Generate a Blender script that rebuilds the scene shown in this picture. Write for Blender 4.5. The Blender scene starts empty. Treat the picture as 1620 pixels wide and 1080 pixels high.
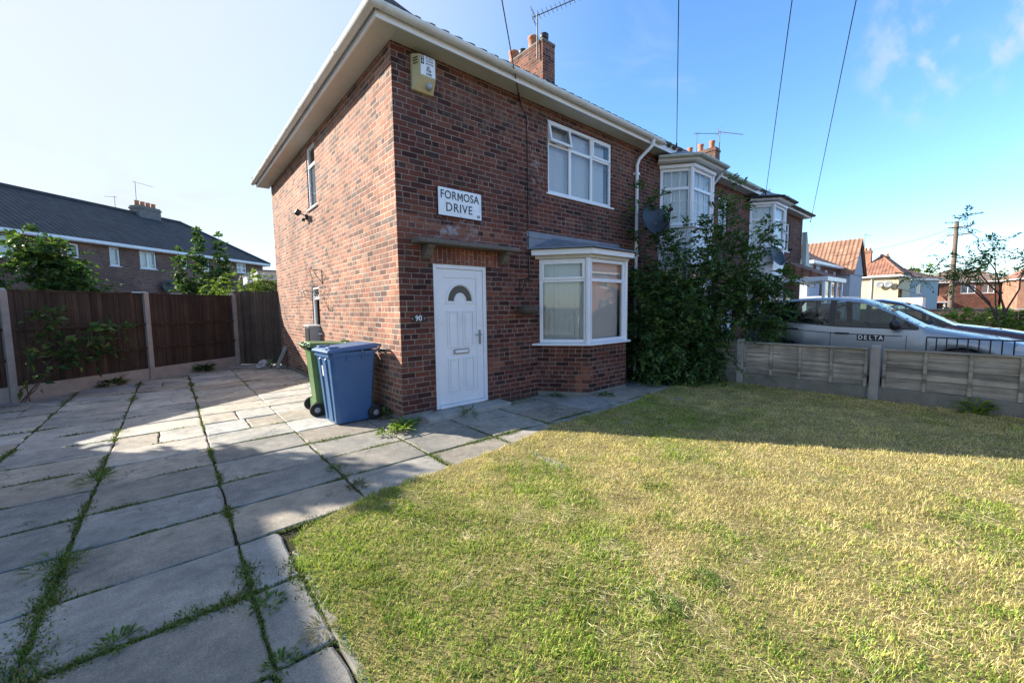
import bpy, bmesh, math, random
import numpy as np
from math import sin, cos, pi, radians, sqrt, atan2
from mathutils import Vector, Matrix
random.seed(7); RNG = np.random.default_rng(11)
S = bpy.context.scene
COL = S.collection
# ------------------------------------------------------------------ camera, sky, sun, exposure
cam_d = bpy.data.cameras.new('camera'); cam = bpy.data.objects.new('camera', cam_d); COL.objects.link(cam)
CAMP = Vector((-2.3265, -5.0448, 1.5360))
yaw, pit, rol = radians(40.2135), radians(-4.8251), radians(-0.7357)
fw = Vector((sin(yaw)*cos(pit), cos(yaw)*cos(pit), sin(pit)))
rt = Vector((cos(yaw), -sin(yaw), 0)); up = rt.cross(fw)
r2 = rt*cos(rol)+up*sin(rol); u2 = -rt*sin(rol)+up*cos(rol)
M = Matrix.Identity(4)
for i in range(3):
    M[i][0] = r2[i]; M[i][1] = u2[i]; M[i][2] = -fw[i]; M[i][3] = CAMP[i]
cam.matrix_world = M
cam_d.sensor_width = 36; cam_d.lens = 637.4/1620*36; cam_d.clip_start = .02; cam_d.clip_end = 2000
S.camera = cam
SUN_D = Vector((-.585, .811, .5)).normalized()
EL = math.asin(SUN_D.z); AZ = atan2(SUN_D.x, SUN_D.y)
w = bpy.data.worlds.new('World'); S.world = w; w.use_nodes = True
nt = w.node_tree; nt.nodes.clear()
def N(t, typ, **kw):
    n = t.nodes.new(typ)
    for k, v in kw.items():
        if k.startswith('i_'): n.inputs[k[2:].replace('_', ' ')].default_value = v
        else: setattr(n, k, v)
    return n
out = N(nt, 'ShaderNodeOutputWorld'); bg = N(nt, 'ShaderNodeBackground')
sky = N(nt, 'ShaderNodeTexSky', sky_type='NISHITA', sun_disc=False)
sky.sun_elevation = EL; sky.sun_rotation = AZ; sky.altitude = 50; sky.air_density = 1.0; sky.dust_density = .6; sky.ozone_density = 4.0
SKY_STRENGTH = .126
bg.inputs['Strength'].default_value = SKY_STRENGTH
tc = N(nt, 'ShaderNodeTexCoord')
# thin high cloud: a veil that is thicker on the sun's side of the sky, plus wisps
nrm = N(nt, 'ShaderNodeVectorMath', operation='NORMALIZE'); nt.links.new(tc.outputs['Generated'], nrm.inputs[0])
mp = N(nt, 'ShaderNodeMapping'); mp.inputs['Rotation'].default_value = (0.2, .35, .6); mp.inputs['Scale'].default_value = (1.2, 3.2, 5.5)
nt.links.new(nrm.outputs[0], mp.inputs[0])
nz = N(nt, 'ShaderNodeTexNoise'); nz.inputs['Scale'].default_value = 1.3; nz.inputs['Detail'].default_value = 7; nz.inputs['Roughness'].default_value = .55; nz.inputs['Distortion'].default_value = .6
nt.links.new(mp.outputs[0], nz.inputs['Vector'])
dt = N(nt, 'ShaderNodeVectorMath', operation='DOT_PRODUCT'); dt.inputs[1].default_value = SUN_D
nt.links.new(nrm.outputs[0], dt.inputs[0])
mr = N(nt, 'ShaderNodeMapRange', interpolation_type='SMOOTHSTEP'); mr.inputs[1].default_value = .16; mr.inputs[2].default_value = .92; mr.inputs[3].default_value = 0; mr.inputs[4].default_value = .92
nt.links.new(dt.outputs['Value'], mr.inputs[0])
mw = N(nt, 'ShaderNodeMapRange', interpolation_type='SMOOTHSTEP'); mw.inputs[1].default_value = .56; mw.inputs[2].default_value = .82; mw.inputs[3].default_value = 0; mw.inputs[4].default_value = .22
nt.links.new(nz.outputs[0], mw.inputs[0])
# a small bank of wisps high over the far end of the street
d2 = N(nt, 'ShaderNodeVectorMath', operation='DOT_PRODUCT'); d2.inputs[1].default_value = Vector((.915, .04, .405)).normalized(); nt.links.new(nrm.outputs[0], d2.inputs[0])
m2 = N(nt, 'ShaderNodeMapRange', interpolation_type='SMOOTHSTEP'); m2.inputs[1].default_value = .988; m2.inputs[2].default_value = .9995; m2.inputs[4].default_value = .6; nt.links.new(d2.outputs['Value'], m2.inputs[0])
mp2 = N(nt, 'ShaderNodeMapping'); mp2.inputs['Rotation'].default_value = (.5, .2, 1.1); mp2.inputs['Scale'].default_value = (5, 16, 12); nt.links.new(nrm.outputs[0], mp2.inputs[0])
nz2 = N(nt, 'ShaderNodeTexNoise'); nz2.inputs['Scale'].default_value = 1.4; nz2.inputs['Detail'].default_value = 6; nt.links.new(mp2.outputs[0], nz2.inputs['Vector'])
m3 = N(nt, 'ShaderNodeMapRange', interpolation_type='SMOOTHSTEP'); m3.inputs[1].default_value = .47; m3.inputs[2].default_value = .7; nt.links.new(nz2.outputs[0], m3.inputs[0])
m4 = N(nt, 'ShaderNodeMath', operation='MULTIPLY'); nt.links.new(m2.outputs[0], m4.inputs[0]); nt.links.new(m3.outputs[0], m4.inputs[1])
ad0 = N(nt, 'ShaderNodeMath', operation='ADD', use_clamp=True); nt.links.new(mr.outputs[0], ad0.inputs[0]); nt.links.new(mw.outputs[0], ad0.inputs[1])
ad = N(nt, 'ShaderNodeMath', operation='ADD', use_clamp=True); nt.links.new(ad0.outputs[0], ad.inputs[0]); nt.links.new(m4.outputs[0], ad.inputs[1])
mx = N(nt, 'ShaderNodeMix', data_type='RGBA'); nt.links.new(ad.outputs[0], mx.inputs[0]); hs = N(nt, 'ShaderNodeHueSaturation'); hs.inputs['Saturation'].default_value = 1.12; hs.inputs['Value'].default_value = 1.18; nt.links.new(sky.outputs[0], hs.inputs['Color']); nt.links.new(hs.outputs[0], mx.inputs[6])
VEIL = 2.9
mx.inputs[7].default_value = (VEIL*.89, VEIL*.96, VEIL*1.02, 1)
nt.links.new(mx.outputs[2], bg.inputs[0]); nt.links.new(bg.outputs[0], out.inputs[0])
sl = bpy.data.lights.new('sun', 'SUN'); sl.energy = 5.0; sl.angle = radians(.5); sl.color = (1, .93, .82)
so = bpy.data.objects.new('sun', sl); COL.objects.link(so); so.rotation_euler = SUN_D.to_track_quat('Z', 'Y').to_euler(); so.location = SUN_D*60
S.view_settings.view_transform = 'Standard'; S.view_settings.look = 'None'; S.view_settings.exposure = 1.36; S.view_settings.gamma = 1
S.render.engine = 'CYCLES'; S.cycles.max_bounces = 8; S.cycles.transparent_max_bounces = 16
# ------------------------------------------------------------------ materials
def newmat(name):
    m = bpy.data.materials.new(name); m.use_nodes = True; t = m.node_tree; t.nodes.clear()
    o = N(t, 'ShaderNodeOutputMaterial'); b = N(t, 'ShaderNodeBsdfPrincipled'); t.links.new(b.outputs[0], o.inputs[0])
    return m, t, b, o
def MATH(t, op, a, b=None, c=None):
    n = N(t, 'ShaderNodeMath', operation=op)
    for i, x in enumerate((a, b, c)):
        if x is None: continue
        if hasattr(x, 'is_linked'): t.links.new(x, n.inputs[i])
        else: n.inputs[i].default_value = x
    return n.outputs[0]
def ramp(t, fac, stops, interp='LINEAR'):
    r = N(t, 'ShaderNodeValToRGB'); r.color_ramp.interpolation = interp
    e = r.color_ramp.elements
    while len(e) < len(stops): e.new(.5)
    for q, (p, c) in zip(e, stops): q.position = p; q.color = (*c, 1)
    t.links.new(fac, r.inputs[0]); return r.outputs[0]
def mixc(t, f, a, b, blend='MIX'):
    n = N(t, 'ShaderNodeMix', data_type='RGBA', blend_type=blend)
    for i, x in ((0, f), (6, a), (7, b)):
        if hasattr(x, 'is_linked'): t.links.new(x, n.inputs[i])
        else: n.inputs[i].default_value = x if i == 0 else (*x, 1)
    return n.outputs[2]
def noise(t, vec, scale, detail=4, rough=.55, out=0, dist=0):
    n = N(t, 'ShaderNodeTexNoise'); n.inputs['Scale'].default_value = scale; n.inputs['Detail'].default_value = detail; n.inputs['Roughness'].default_value = rough; n.inputs['Distortion'].default_value = dist
    if vec is not None: t.links.new(vec, n.inputs['Vector'])
    return n.outputs[out]
def smooth(t, x, a, b, lo=0, hi=1):
    n = N(t, 'ShaderNodeMapRange', interpolation_type='SMOOTHSTEP')
    n.inputs[1].default_value = a; n.inputs[2].default_value = b; n.inputs[3].default_value = lo; n.inputs[4].default_value = hi
    t.links.new(x, n.inputs[0]); return n.outputs[0]
def bump(t, b, h, strength=.3, dist=.01):
    n = N(t, 'ShaderNodeBump'); n.inputs['Strength'].default_value = strength; n.inputs['Distance'].default_value = dist
    t.links.new(h, n.inputs['Height']); t.links.new(n.outputs[0], b.inputs['Normal'])
def plain(name, col, rough=.6, var=.15, scale=6, metal=0, spec=.5, fine=60, bmp=.1, dirt=None, coat=0):
    """one colour with blotches, fine grain and a little relief; dirt = (colour, amount)"""
    m, t, b, o = newmat(name)
    c = N(t, 'ShaderNodeTexCoord'); v = c.outputs['Object']
    n1 = noise(t, v, scale, 5, .6); n2 = noise(t, v, fine, 3, .6)
    f = MATH(t, 'ADD', MATH(t, 'MULTIPLY', n1, .7), MATH(t, 'MULTIPLY', n2, .3))
    lo = tuple(x*(1-var) for x in col); hi = tuple(min(1, x*(1+var)) for x in col)
    cc = ramp(t, f, [(.3, lo), (.7, hi)])
    if dirt:
        nd = noise(t, v, scale*.7, 6, .7, dist=.5)
        cc = mixc(t, smooth(t, nd, .48, .75, 0, dirt[1]), cc, dirt[0])
    t.links.new(cc, b.inputs['Base Color'])
    b.inputs['Roughness'].default_value = rough; b.inputs['Metallic'].default_value = metal; b.inputs['Specular IOR Level'].default_value = spec
    b.inputs['Coat Weight'].default_value = coat
    if bmp: bump(t, b, f, bmp, .01)
    return m
def brickmat(name, stops, mortar=(.40, .33, .275), soldier=False, patch=None, damp=True, seed=0, marks=None):
    m, t, b, o = newmat(name)
    uvn = N(t, 'ShaderNodeUVMap'); sp = N(t, 'ShaderNodeSeparateXYZ'); t.links.new(uvn.outputs[0], sp.inputs[0])
    u, v = (sp.outputs[1], sp.outputs[0]) if soldier else (sp.outputs[0], sp.outputs[1])
    wob = noise(t, uvn.outputs[0], 9, 2, .5, out=1); ws = N(t, 'ShaderNodeSeparateXYZ'); t.links.new(wob, ws.inputs[0])
    wf = noise(t, uvn.outputs[0], 70, 2, .5, out=1); wfs = N(t, 'ShaderNodeSeparateXYZ'); t.links.new(wf, wfs.inputs[0])
    def jit(x, a, c): return MATH(t, 'ADD', MATH(t, 'MULTIPLY_ADD', a, .012, x), MATH(t, 'MULTIPLY', c, .005))
    u = jit(u, ws.outputs[0], wfs.outputs[0]); v = jit(v, ws.outputs[1], wfs.outputs[1])
    vr = MATH(t, 'DIVIDE', v, .075); row = MATH(t, 'FLOOR', vr); fv = MATH(t, 'FRACT', vr)
    rn = N(t, 'ShaderNodeTexWhiteNoise', noise_dimensions='1D'); t.links.new(MATH(t, 'ADD', row, 3.7+seed), rn.inputs['W'])
    off = MATH(t, 'ADD', MATH(t, 'MULTIPLY', MATH(t, 'MODULO', row, 2), .5), MATH(t, 'MULTIPLY', rn.outputs[0], .14))
    # every fifth course is laid as headers
    hd = MATH(t, 'LESS_THAN', MATH(t, 'FLOORED_MODULO', row, 5), .5)
    bl = MATH(t, 'SUBTRACT', .225, MATH(t, 'MULTIPLY', hd, .1125)) if not soldier else .225
    ur = MATH(t, 'ADD', MATH(t, 'DIVIDE', u, bl), off); colm = MATH(t, 'FLOOR', ur); fu = MATH(t, 'FRACT', ur)
    cb = N(t, 'ShaderNodeCombineXYZ'); t.links.new(colm, cb.inputs[0]); t.links.new(row, cb.inputs[1]); cb.inputs[2].default_value = seed
    wn = N(t, 'ShaderNodeTexWhiteNoise', noise_dimensions='3D'); t.links.new(cb.outputs[0], wn.inputs['Vector'])
    wc = N(t, 'ShaderNodeSeparateXYZ'); t.links.new(wn.outputs[1], wc.inputs[0])
    du = MATH(t, 'MULTIPLY', MATH(t, 'MINIMUM', fu, MATH(t, 'SUBTRACT', 1, fu)), bl)
    dv = MATH(t, 'MULTIPLY', MATH(t, 'MINIMUM', fv, MATH(t, 'SUBTRACT', 1, fv)), .075)
    d = MATH(t, 'MINIMUM', du, dv)
    mask = smooth(t, d, .0035, .0075)
    bc = ramp(t, wn.outputs[0], stops)
    n1 = noise(t, uvn.outputs[0], 55, 5, .65); n2 = noise(t, uvn.outputs[0], 1.1, 5, .6)
    bc = mixc(t, 1.0, bc, ramp(t, n1, [(.25, (.62, .6, .6)), (.75, (1.35, 1.3, 1.25))]), 'MULTIPLY')
    # kiss marks and chips on some bricks
    n4 = noise(t, uvn.outputs[0], 16, 3, .6)
    bc = mixc(t, MATH(t, 'MULTIPLY', smooth(t, n4, .58, .7, 0, .55), MATH(t, 'GREATER_THAN', wc.outputs[1], .45)), bc, (.09, .06, .055))
    mc = mixc(t, 1.0, mortar, ramp(t, noise(t, uvn.outputs[0], 5, 5, .7), [(.3, (.5, .48, .46)), (.72, (1.25, 1.22, 1.2))]), 'MULTIPLY')
    cc = mixc(t, mask, mc, bc)
    cc = mixc(t, 1.0, cc, ramp(t, n2, [(.3, (.66, .65, .66)), (.7, (1.2, 1.17, 1.14))]), 'MULTIPLY')
    if damp:   # grime and green at the foot of the wall
        sp2 = N(t, 'ShaderNodeSeparateXYZ'); t.links.new(uvn.outputs[0], sp2.inputs[0])
        hgt = MATH(t, 'ADD', sp2.outputs[1], MATH(t, 'MULTIPLY', noise(t, uvn.outputs[0], 4, 5, .6), .35))
        cc = mixc(t, smooth(t, hgt, .36, .12, 0, .55), cc, (.06, .062, .045))
    if patch:  # rows of newer, redder bricks: (u0,u1,v0,v1)
        sp3 = N(t, 'ShaderNodeSeparateXYZ'); t.links.new(uvn.outputs[0], sp3.inputs[0])
        tot = None
        for (u0, u1, v0, v1) in patch:
            a = MATH(t, 'MULTIPLY', MATH(t, 'GREATER_THAN', sp3.outputs[0], u0), MATH(t, 'LESS_THAN', sp3.outputs[0], u1))
            c2 = MATH(t, 'MULTIPLY', MATH(t, 'GREATER_THAN', sp3.outputs[1], v0), MATH(t, 'LESS_THAN', sp3.outputs[1], v1))
            a = MATH(t, 'MULTIPLY', a, c2); tot = a if tot is None else MATH(t, 'MAXIMUM', tot, a)
        red = mixc(t, wc.outputs[0], (.19, .065, .042), (.27, .115, .068))
        red = mixc(t, 1.0, red, ramp(t, n1, [(.25, (.75, .75, .75)), (.75, (1.2, 1.2, 1.2))]), 'MULTIPLY')
        cc = mixc(t, MATH(t, 'MULTIPLY', MATH(t, 'MULTIPLY', tot, MATH(t, 'GREATER_THAN', wc.outputs[2], .22)), mask), cc, red)
    for (u0, u1, v0, v1, colr, amt) in (marks or []):
        sp4 = N(t, 'ShaderNodeSeparateXYZ'); t.links.new(uvn.outputs[0], sp4.inputs[0])
        a = MATH(t, 'MULTIPLY', smooth(t, sp4.outputs[0], u0, u0+.15), smooth(t, sp4.outputs[0], u1, u1-.15)); c2 = MATH(t, 'MULTIPLY', smooth(t, sp4.outputs[1], v0, v0+.15), smooth(t, sp4.outputs[1], v1, v1-.08))
        nn = smooth(t, noise(t, uvn.outputs[0], 7, 5, .65), .47, .68)
        cc = mixc(t, MATH(t, 'MULTIPLY', MATH(t, 'MULTIPLY', MATH(t, 'MULTIPLY', a, c2), nn), amt), cc, colr)
    t.links.new(cc, b.inputs['Base Color']); b.inputs['Roughness'].default_value = .88; b.inputs['Specular IOR Level'].default_value = .25
    h = MATH(t, 'ADD', MATH(t, 'MULTIPLY', mask, .8), MATH(t, 'ADD', MATH(t, 'MULTIPLY', n1, .35), MATH(t, 'MULTIPLY', wc.outputs[0], .25)))
    bump(t, b, h, .75, .008)
    return m
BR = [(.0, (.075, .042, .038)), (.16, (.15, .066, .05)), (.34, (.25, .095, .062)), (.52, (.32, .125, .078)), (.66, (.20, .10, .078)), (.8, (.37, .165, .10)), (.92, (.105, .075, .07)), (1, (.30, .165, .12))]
BR_SHADED = [(p, (c[0]*.53, c[1]*.46, c[2]*.49)) for p, c in BR]  # same brick darkened: the front's shade is put into its colour
M_BR = brickmat('shaded_front_brick', BR_SHADED, mortar=(.33, .268, .22), patch=[(.0, 1.95, 2.47, 2.72), (.0, .32, 2.70, 2.80), (1.45, 1.75, .5, .75)], marks=[(.5, 1.45, 2.45, 2.87, (.42,.40,.40), .8), (3.7, 5.4, 2.85, 3.45, (.05,.06,.03), .8), (2.3, 2.75, 3.3, 4.1, (.40,.31,.25), .7), (.05, 5.6, 4.1, 4.95, (.19,.14,.105), .6)])
M_BRS = brickmat('sunlit_side_brick', [(p, (min(1, c[0]*1.08+.02), c[1]*1.2+.02, c[2]*1.24+.018)) for p, c in BR], mortar=(.62, .52, .42), seed=2)  # same brick and mortar painted paler for the sunlit side wall
M_BRC = brickmat('chimney_brick', [(p, (c[0]*.75, c[1]*.72, c[2]*.75)) for p, c in BR], mortar=(.36,.30,.25), damp=False, seed=3)
M_BRB = brickmat('shaded_bay_brick', BR_SHADED, mortar=(.33, .268, .22), patch=[(.66, 1.0, -.2, .36), (.74, .98, .36, .58)], seed=5)
M_SOL = brickmat('soldier_brick', [(0, (.19, .068, .045)), (.5, (.26, .105, .068)), (1, (.16, .062, .045))], soldier=True, damp=False)
M_BRF = brickmat('far_brick', [(0, (.13, .075, .06)), (.5, (.19, .105, .08)), (1, (.15, .085, .068))], damp=False, seed=8)
M_BRO = brickmat('orange_brick', [(0, (.36, .18, .12)), (.5, (.44, .23, .155)), (1, (.31, .155, .105))], damp=False, seed=9)
M_PVC = plain('white_upvc', (.80, .81, .82), .32, .03, 3, bmp=.0, dirt=((.55, .54, .5), .25))
M_SOF = plain('soffit_board', (.58, .57, .50), .5, .06, 2, bmp=.02, dirt=((.42, .38, .29), .5))
M_FAS = plain('fascia_board', (.78, .78, .78), .35, .04, 3, bmp=.02, dirt=((.5, .48, .44), .3))
M_GUT = plain('gutter_plastic', (.70, .71, .68), .38, .06, 5, bmp=.03, dirt=((.33, .36, .28), .45))
M_GUTG = plain('green_stained_gutter', (.42, .47, .42), .5, .15, 6, bmp=.05, dirt=((.17, .2, .15), .6))
M_BLACK = plain('black_plastic', (.02, .021, .023), .45, .2, 8)
M_CONC = plain('concrete', (.34, .32, .285), .9, .22, 5, fine=90, bmp=.3, dirt=((.16, .155, .13), .5))
M_CANOPY = plain('canopy_stone', (.15, .125, .10), .9, .2, 6, bmp=.3, dirt=((.08,.075,.06), .6))
M_AER = plain('aerial_metal', (.10, .10, .105), .5, .2, 12, metal=.4)
M_CONCD = plain('weathered_concrete', (.20, .19, .16), .92, .25, 5, fine=90, bmp=.35, dirt=((.09, .095, .07), .6))
M_LEAD = plain('lead_flashing', (.17, .19, .22), .45, .25, 6, bmp=.2, dirt=((.32, .33, .33), .5))
M_BLIND = plain('blind_fabric', (.86, .86, .84), .8, .05, 20)
M_RM = plain('dark_interior', (.05, .05, .05), .9)
M_CREAM = plain('alarm_cream', (.50, .42, .22), .5, .12, 8, dirt=((.32, .24, .12), .5))
M_WHITE = plain('white_enamel', (.82, .83, .84), .3, .04, 6, dirt=((.5, .5, .5), .35), bmp=.03)
M_SIGNBK = plain('black_enamel', (.015, .015, .017), .35, .1, 8)
M_METAL = plain('galvanised_steel', (.32, .33, .34), .45, .2, 12, metal=.8)
M_RUST = plain('rusty_wire', (.12, .085, .06), .8, .3, 20)
M_WIRE = plain('cable_sheath', (.012, .012, .013), .6)
M_TERRA = plain('terracotta', (.42, .17, .09), .8, .2, 8, bmp=.15, dirt=((.15, .1, .08), .6))
M_BIN_B = plain('blue_bin_plastic', (.042, .115, .25), .42, .08, 4, bmp=.04, fine=200, dirt=((.10,.17,.28), .5))
M_BIN_G = plain('green_bin_plastic', (.075, .15, .05), .45, .1, 4, bmp=.04, fine=200, dirt=((.14, .2, .1), .5))
M_TYRE = plain('rubber', (.02, .02, .02), .85, .2, 20)
M_HUB = plain('grey_hub', (.28, .29, .3), .5, .1, 10)
def glassmat(name, tint=(.95, .98, .98), ior=1.85):
    m = bpy.data.materials.new(name); m.use_nodes = True; t = m.node_tree; t.nodes.clear()
    o = N(t, 'ShaderNodeOutputMaterial'); a = N(t, 'ShaderNodeBsdfTransparent'); g = N(t, 'ShaderNodeBsdfGlossy'); x = N(t, 'ShaderNodeMixShader'); f = N(t, 'ShaderNodeFresnel')
    a.inputs[0].default_value = (*tint, 1); g.inputs['Roughness'].default_value = .01; f.inputs['IOR'].default_value = ior
    c = N(t, 'ShaderNodeTexCoord'); n = N(t, 'ShaderNodeTexNoise'); n.inputs['Scale'].default_value = 1.6; t.links.new(c.outputs['Object'], n.inputs['Vector'])
    bp = N(t, 'ShaderNodeBump'); bp.inputs['Strength'].default_value = .02; bp.inputs['Distance'].default_value = .05; t.links.new(n.outputs[0], bp.inputs['Height'])
    t.links.new(bp.outputs[0], g.inputs['Normal'])
    t.links.new(f.outputs[0], x.inputs[0]); t.links.new(a.outputs[0], x.inputs[1]); t.links.new(g.outputs[0], x.inputs[2]); t.links.new(x.outputs[0], o.inputs[0])
    return m
M_GL = glassmat('window_glass')
M_GLC = glassmat('car_glass', (.60, .70, .69), 1.6)
def woodmat(name, a, b_, axis='z', scale=14, board=None):
    m, t, b, o = newmat(name); c = N(t, 'ShaderNodeTexCoord'); mp = N(t, 'ShaderNodeMapping'); t.links.new(c.outputs['Object'], mp.inputs[0])
    mp.inputs['Scale'].default_value = {'z': (scale, scale, .7), 'y': (scale, .7, scale), 'x': (.7, scale, scale)}[axis]
    n1 = noise(t, mp.outputs[0], 2.5, 6, .65, dist=.3); n2 = noise(t, c.outputs['Object'], 2.3, 4, .6)
    f = MATH(t, 'ADD', MATH(t, 'MULTIPLY', n1, .6), MATH(t, 'MULTIPLY', n2, .4))
    cc = ramp(t, f, [(.33, a), (.66, b_)])
    if board:   # every board its own tone
        uvn = N(t, 'ShaderNodeUVMap'); sp = N(t, 'ShaderNodeSeparateXYZ'); t.links.new(uvn.outputs[0], sp.inputs[0]); wn = N(t, 'ShaderNodeTexWhiteNoise', noise_dimensions='1D')
        t.links.new(MATH(t, 'FLOOR', MATH(t, 'DIVIDE', sp.outputs[0 if axis == 'z' else 1], board)), wn.inputs['W'])
        cc = mixc(t, 1.0, cc, ramp(t, wn.outputs[0], [(0, (.62, .62, .64)), (1, (1.35, 1.3, 1.25))]), 'MULTIPLY')
        n3 = noise(t, c.outputs['Object'], 1.4, 5, .7); cc = mixc(t, smooth(t, n3, .52, .72, 0, .45), cc, tuple(x*.5+.02 for x in b_))
    t.links.new(cc, b.inputs['Base Color']); b.inputs['Roughness'].default_value = .85; b.inputs['Specular IOR Level'].default_value = .25
    bump(t, b, n1, .5, .006); return m
M_WDK = woodmat('dark_fence_wood', (.03, .023, .018), (.085, .063, .049), board=.098)
M_WGT = woodmat('gate_wood', (.055, .04, .03), (.17, .125, .09), board=.098)
M_WGR = woodmat('grey_fence_wood', (.13, .115, .095), (.46, .42, .36), 'y', 9, board=.083)
M_POLE = woodmat('pole_wood', (.10, .075, .055), (.22, .17, .13))
def tilemat(name, col, col2, pitch=.33):
    m, t, b, o = newmat(name); c = N(t, 'ShaderNodeUVMap'); sp = N(t, 'ShaderNodeSeparateXYZ'); t.links.new(c.outputs[0], sp.inputs[0])
    vv = MATH(t, 'FRACT', MATH(t, 'DIVIDE', sp.outputs[1], pitch)); uu = MATH(t, 'FRACT', MATH(t, 'DIVIDE', sp.outputs[0], .25))
    cb = N(t, 'ShaderNodeCombineXYZ'); t.links.new(MATH(t, 'FLOOR', MATH(t, 'DIVIDE', sp.outputs[0], .25)), cb.inputs[0]); t.links.new(MATH(t, 'FLOOR', MATH(t, 'DIVIDE', sp.outputs[1], pitch)), cb.inputs[1])
    wn = N(t, 'ShaderNodeTexWhiteNoise', noise_dimensions='2D'); t.links.new(cb.outputs[0], wn.inputs['Vector'])
    n = noise(t, c.outputs[0], 1.5, 6, .7)
    cc = mixc(t, wn.outputs[0], col, col2)
    cc = mixc(t, 1.0, cc, ramp(t, n, [(.3, (.65, .66, .64)), (.7, (1.25, 1.2, 1.15))]), 'MULTIPLY')
    gap = MATH(t, 'MULTIPLY', smooth(t, vv, .0, .1), smooth(t, MATH(t, 'MINIMUM', uu, MATH(t, 'SUBTRACT', 1, uu)), .0, .06))
    cc = mixc(t, gap, tuple(x*.35 for x in col), cc)
    t.links.new(cc, b.inputs['Base Color']); b.inputs['Roughness'].default_value = .8
    h = MATH(t, 'ADD', MATH(t, 'MULTIPLY', vv, -.6), MATH(t, 'MULTIPLY', MATH(t, 'SINE', MATH(t, 'MULTIPLY', uu, 6.283)), .5)); bump(t, b, h, .8, .04)
    return m
M_TBR = tilemat('brown_tile', (.075, .055, .047), (.12, .09, .075))
M_TDK = tilemat('dark_slate_tile', (.033, .034, .040), (.055, .056, .062), .3)
M_TOR = tilemat('orange_tile', (.25, .13, .085), (.33, .185, .125), .34)
M_TRB = tilemat('red_brown_tile', (.26, .115, .075), (.34, .17, .115))
M_TGB = tilemat('grey_brown_tile', (.17, .115, .09), (.24, .175, .14))
def attrmat(name, rough=.6, trans=.35, spec=.3, vary=.25):
    """foliage: per-leaf colour from the mesh, with light passing through the blade"""
    m = bpy.data.materials.new(name); m.use_nodes = True; t = m.node_tree; t.nodes.clear()
    o = N(t, 'ShaderNodeOutputMaterial'); b = N(t, 'ShaderNodeBsdfPrincipled'); tr = N(t, 'ShaderNodeBsdfTranslucent'); x = N(t, 'ShaderNodeMixShader')
    a = N(t, 'ShaderNodeAttribute', attribute_name='col'); c = N(t, 'ShaderNodeTexCoord')
    n = noise(t, c.outputs['Object'], 40, 2, .5)
    cc = mixc(t, 1.0, a.outputs[0], ramp(t, n, [(.3, (1-vary,)*3), (.7, (1+vary,)*3)]), 'MULTIPLY')
    t.links.new(cc, b.inputs['Base Color']); b.inputs['Roughness'].default_value = rough; b.inputs['Specular IOR Level'].default_value = spec
    tc2 = mixc(t, 1.0, cc, (1.3, 1.35, .6), 'MULTIPLY'); t.links.new(tc2, tr.inputs[0])
    x.inputs[0].default_value = trans; t.links.new(b.outputs[0], x.inputs[1]); t.links.new(tr.outputs[0], x.inputs[2]); t.links.new(x.outputs[0], o.inputs[0])
    return m
M_LEAF = attrmat('leaf'); M_GRASS = attrmat('grass_blade', .7, .3, .2); 
M_BARK = plain('bark', (.10, .08, .06), .9, .3, 10, bmp=.5)
def slabmat():
    m, t, b, o = newmat('concrete_slab'); c = N(t, 'ShaderNodeTexCoord'); v = c.outputs['Object']; a = N(t, 'ShaderNodeAttribute', attribute_name='col')
    n1 = noise(t, v, 1.7, 7, .65, dist=.4); n2 = noise(t, v, 9, 6, .7); n3 = noise(t, v, 120, 3, .7)
    cc = mixc(t, 1.0, a.outputs[0], ramp(t, n1, [(.3, (.62, .64, .66)), (.7, (1.22, 1.18, 1.12))]), 'MULTIPLY')
    cc = mixc(t, 1.0, cc, ramp(t, n2, [(.3, (.75, .76, .77)), (.7, (1.2, 1.2, 1.18))]), 'MULTIPLY')
    cc = mixc(t, 1.0, cc, ramp(t, n3, [(.25, (.6, .6, .6)), (.75, (1.4, 1.4, 1.4))]), 'MULTIPLY')
    # worn exposed aggregate and lichen spots
    vo = N(t, 'ShaderNodeTexVoronoi'); vo.inputs['Scale'].default_value = 55; t.links.new(v, vo.inputs['Vector'])
    n5 = noise(t, v, 2.6, 5, .7)
    sp = MATH(t, 'MULTIPLY', smooth(t, vo.outputs['Distance'], .32, .12), smooth(t, n5, .45, .62))
    cc = mixc(t, MATH(t, 'MULTIPLY', sp, .4), cc, (.45, .45, .42))
    n6 = noise(t, v, 4.3, 6, .75); cc = mixc(t, smooth(t, n6, .55, .72, 0, .55), cc, (.075, .075, .06))
    ve = N(t, 'ShaderNodeTexVoronoi', feature='DISTANCE_TO_EDGE'); ve.inputs['Scale'].default_value = .85
    wv = N(t, 'ShaderNodeVectorMath', operation='ADD'); sc_ = N(t, 'ShaderNodeVectorMath', operation='SCALE'); sc_.inputs['Scale'].default_value = .35; t.links.new(noise(t, v, 3.5, 5, .7, out=1), sc_.inputs[0]); t.links.new(v, wv.inputs[0]); t.links.new(sc_.outputs[0], wv.inputs[1]); t.links.new(wv.outputs[0], ve.inputs['Vector'])
    crack = MATH(t, 'MULTIPLY', smooth(t, ve.outputs['Distance'], .0045, .001), smooth(t, noise(t, v, .9, 2, .5), .47, .54))
    cc = mixc(t, MATH(t, 'MULTIPLY', crack, .85), cc, (.04, .042, .03))
    t.links.new(cc, b.inputs['Base Color']); b.inputs['Roughness'].default_value = .86; b.inputs['Specular IOR Level'].default_value = .35
    h = MATH(t, 'ADD', MATH(t, 'MULTIPLY', n2, .5), MATH(t, 'MULTIPLY', n3, .5)); bump(t, b, h, .45, .008); return m
M_SLAB = slabmat()
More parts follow.
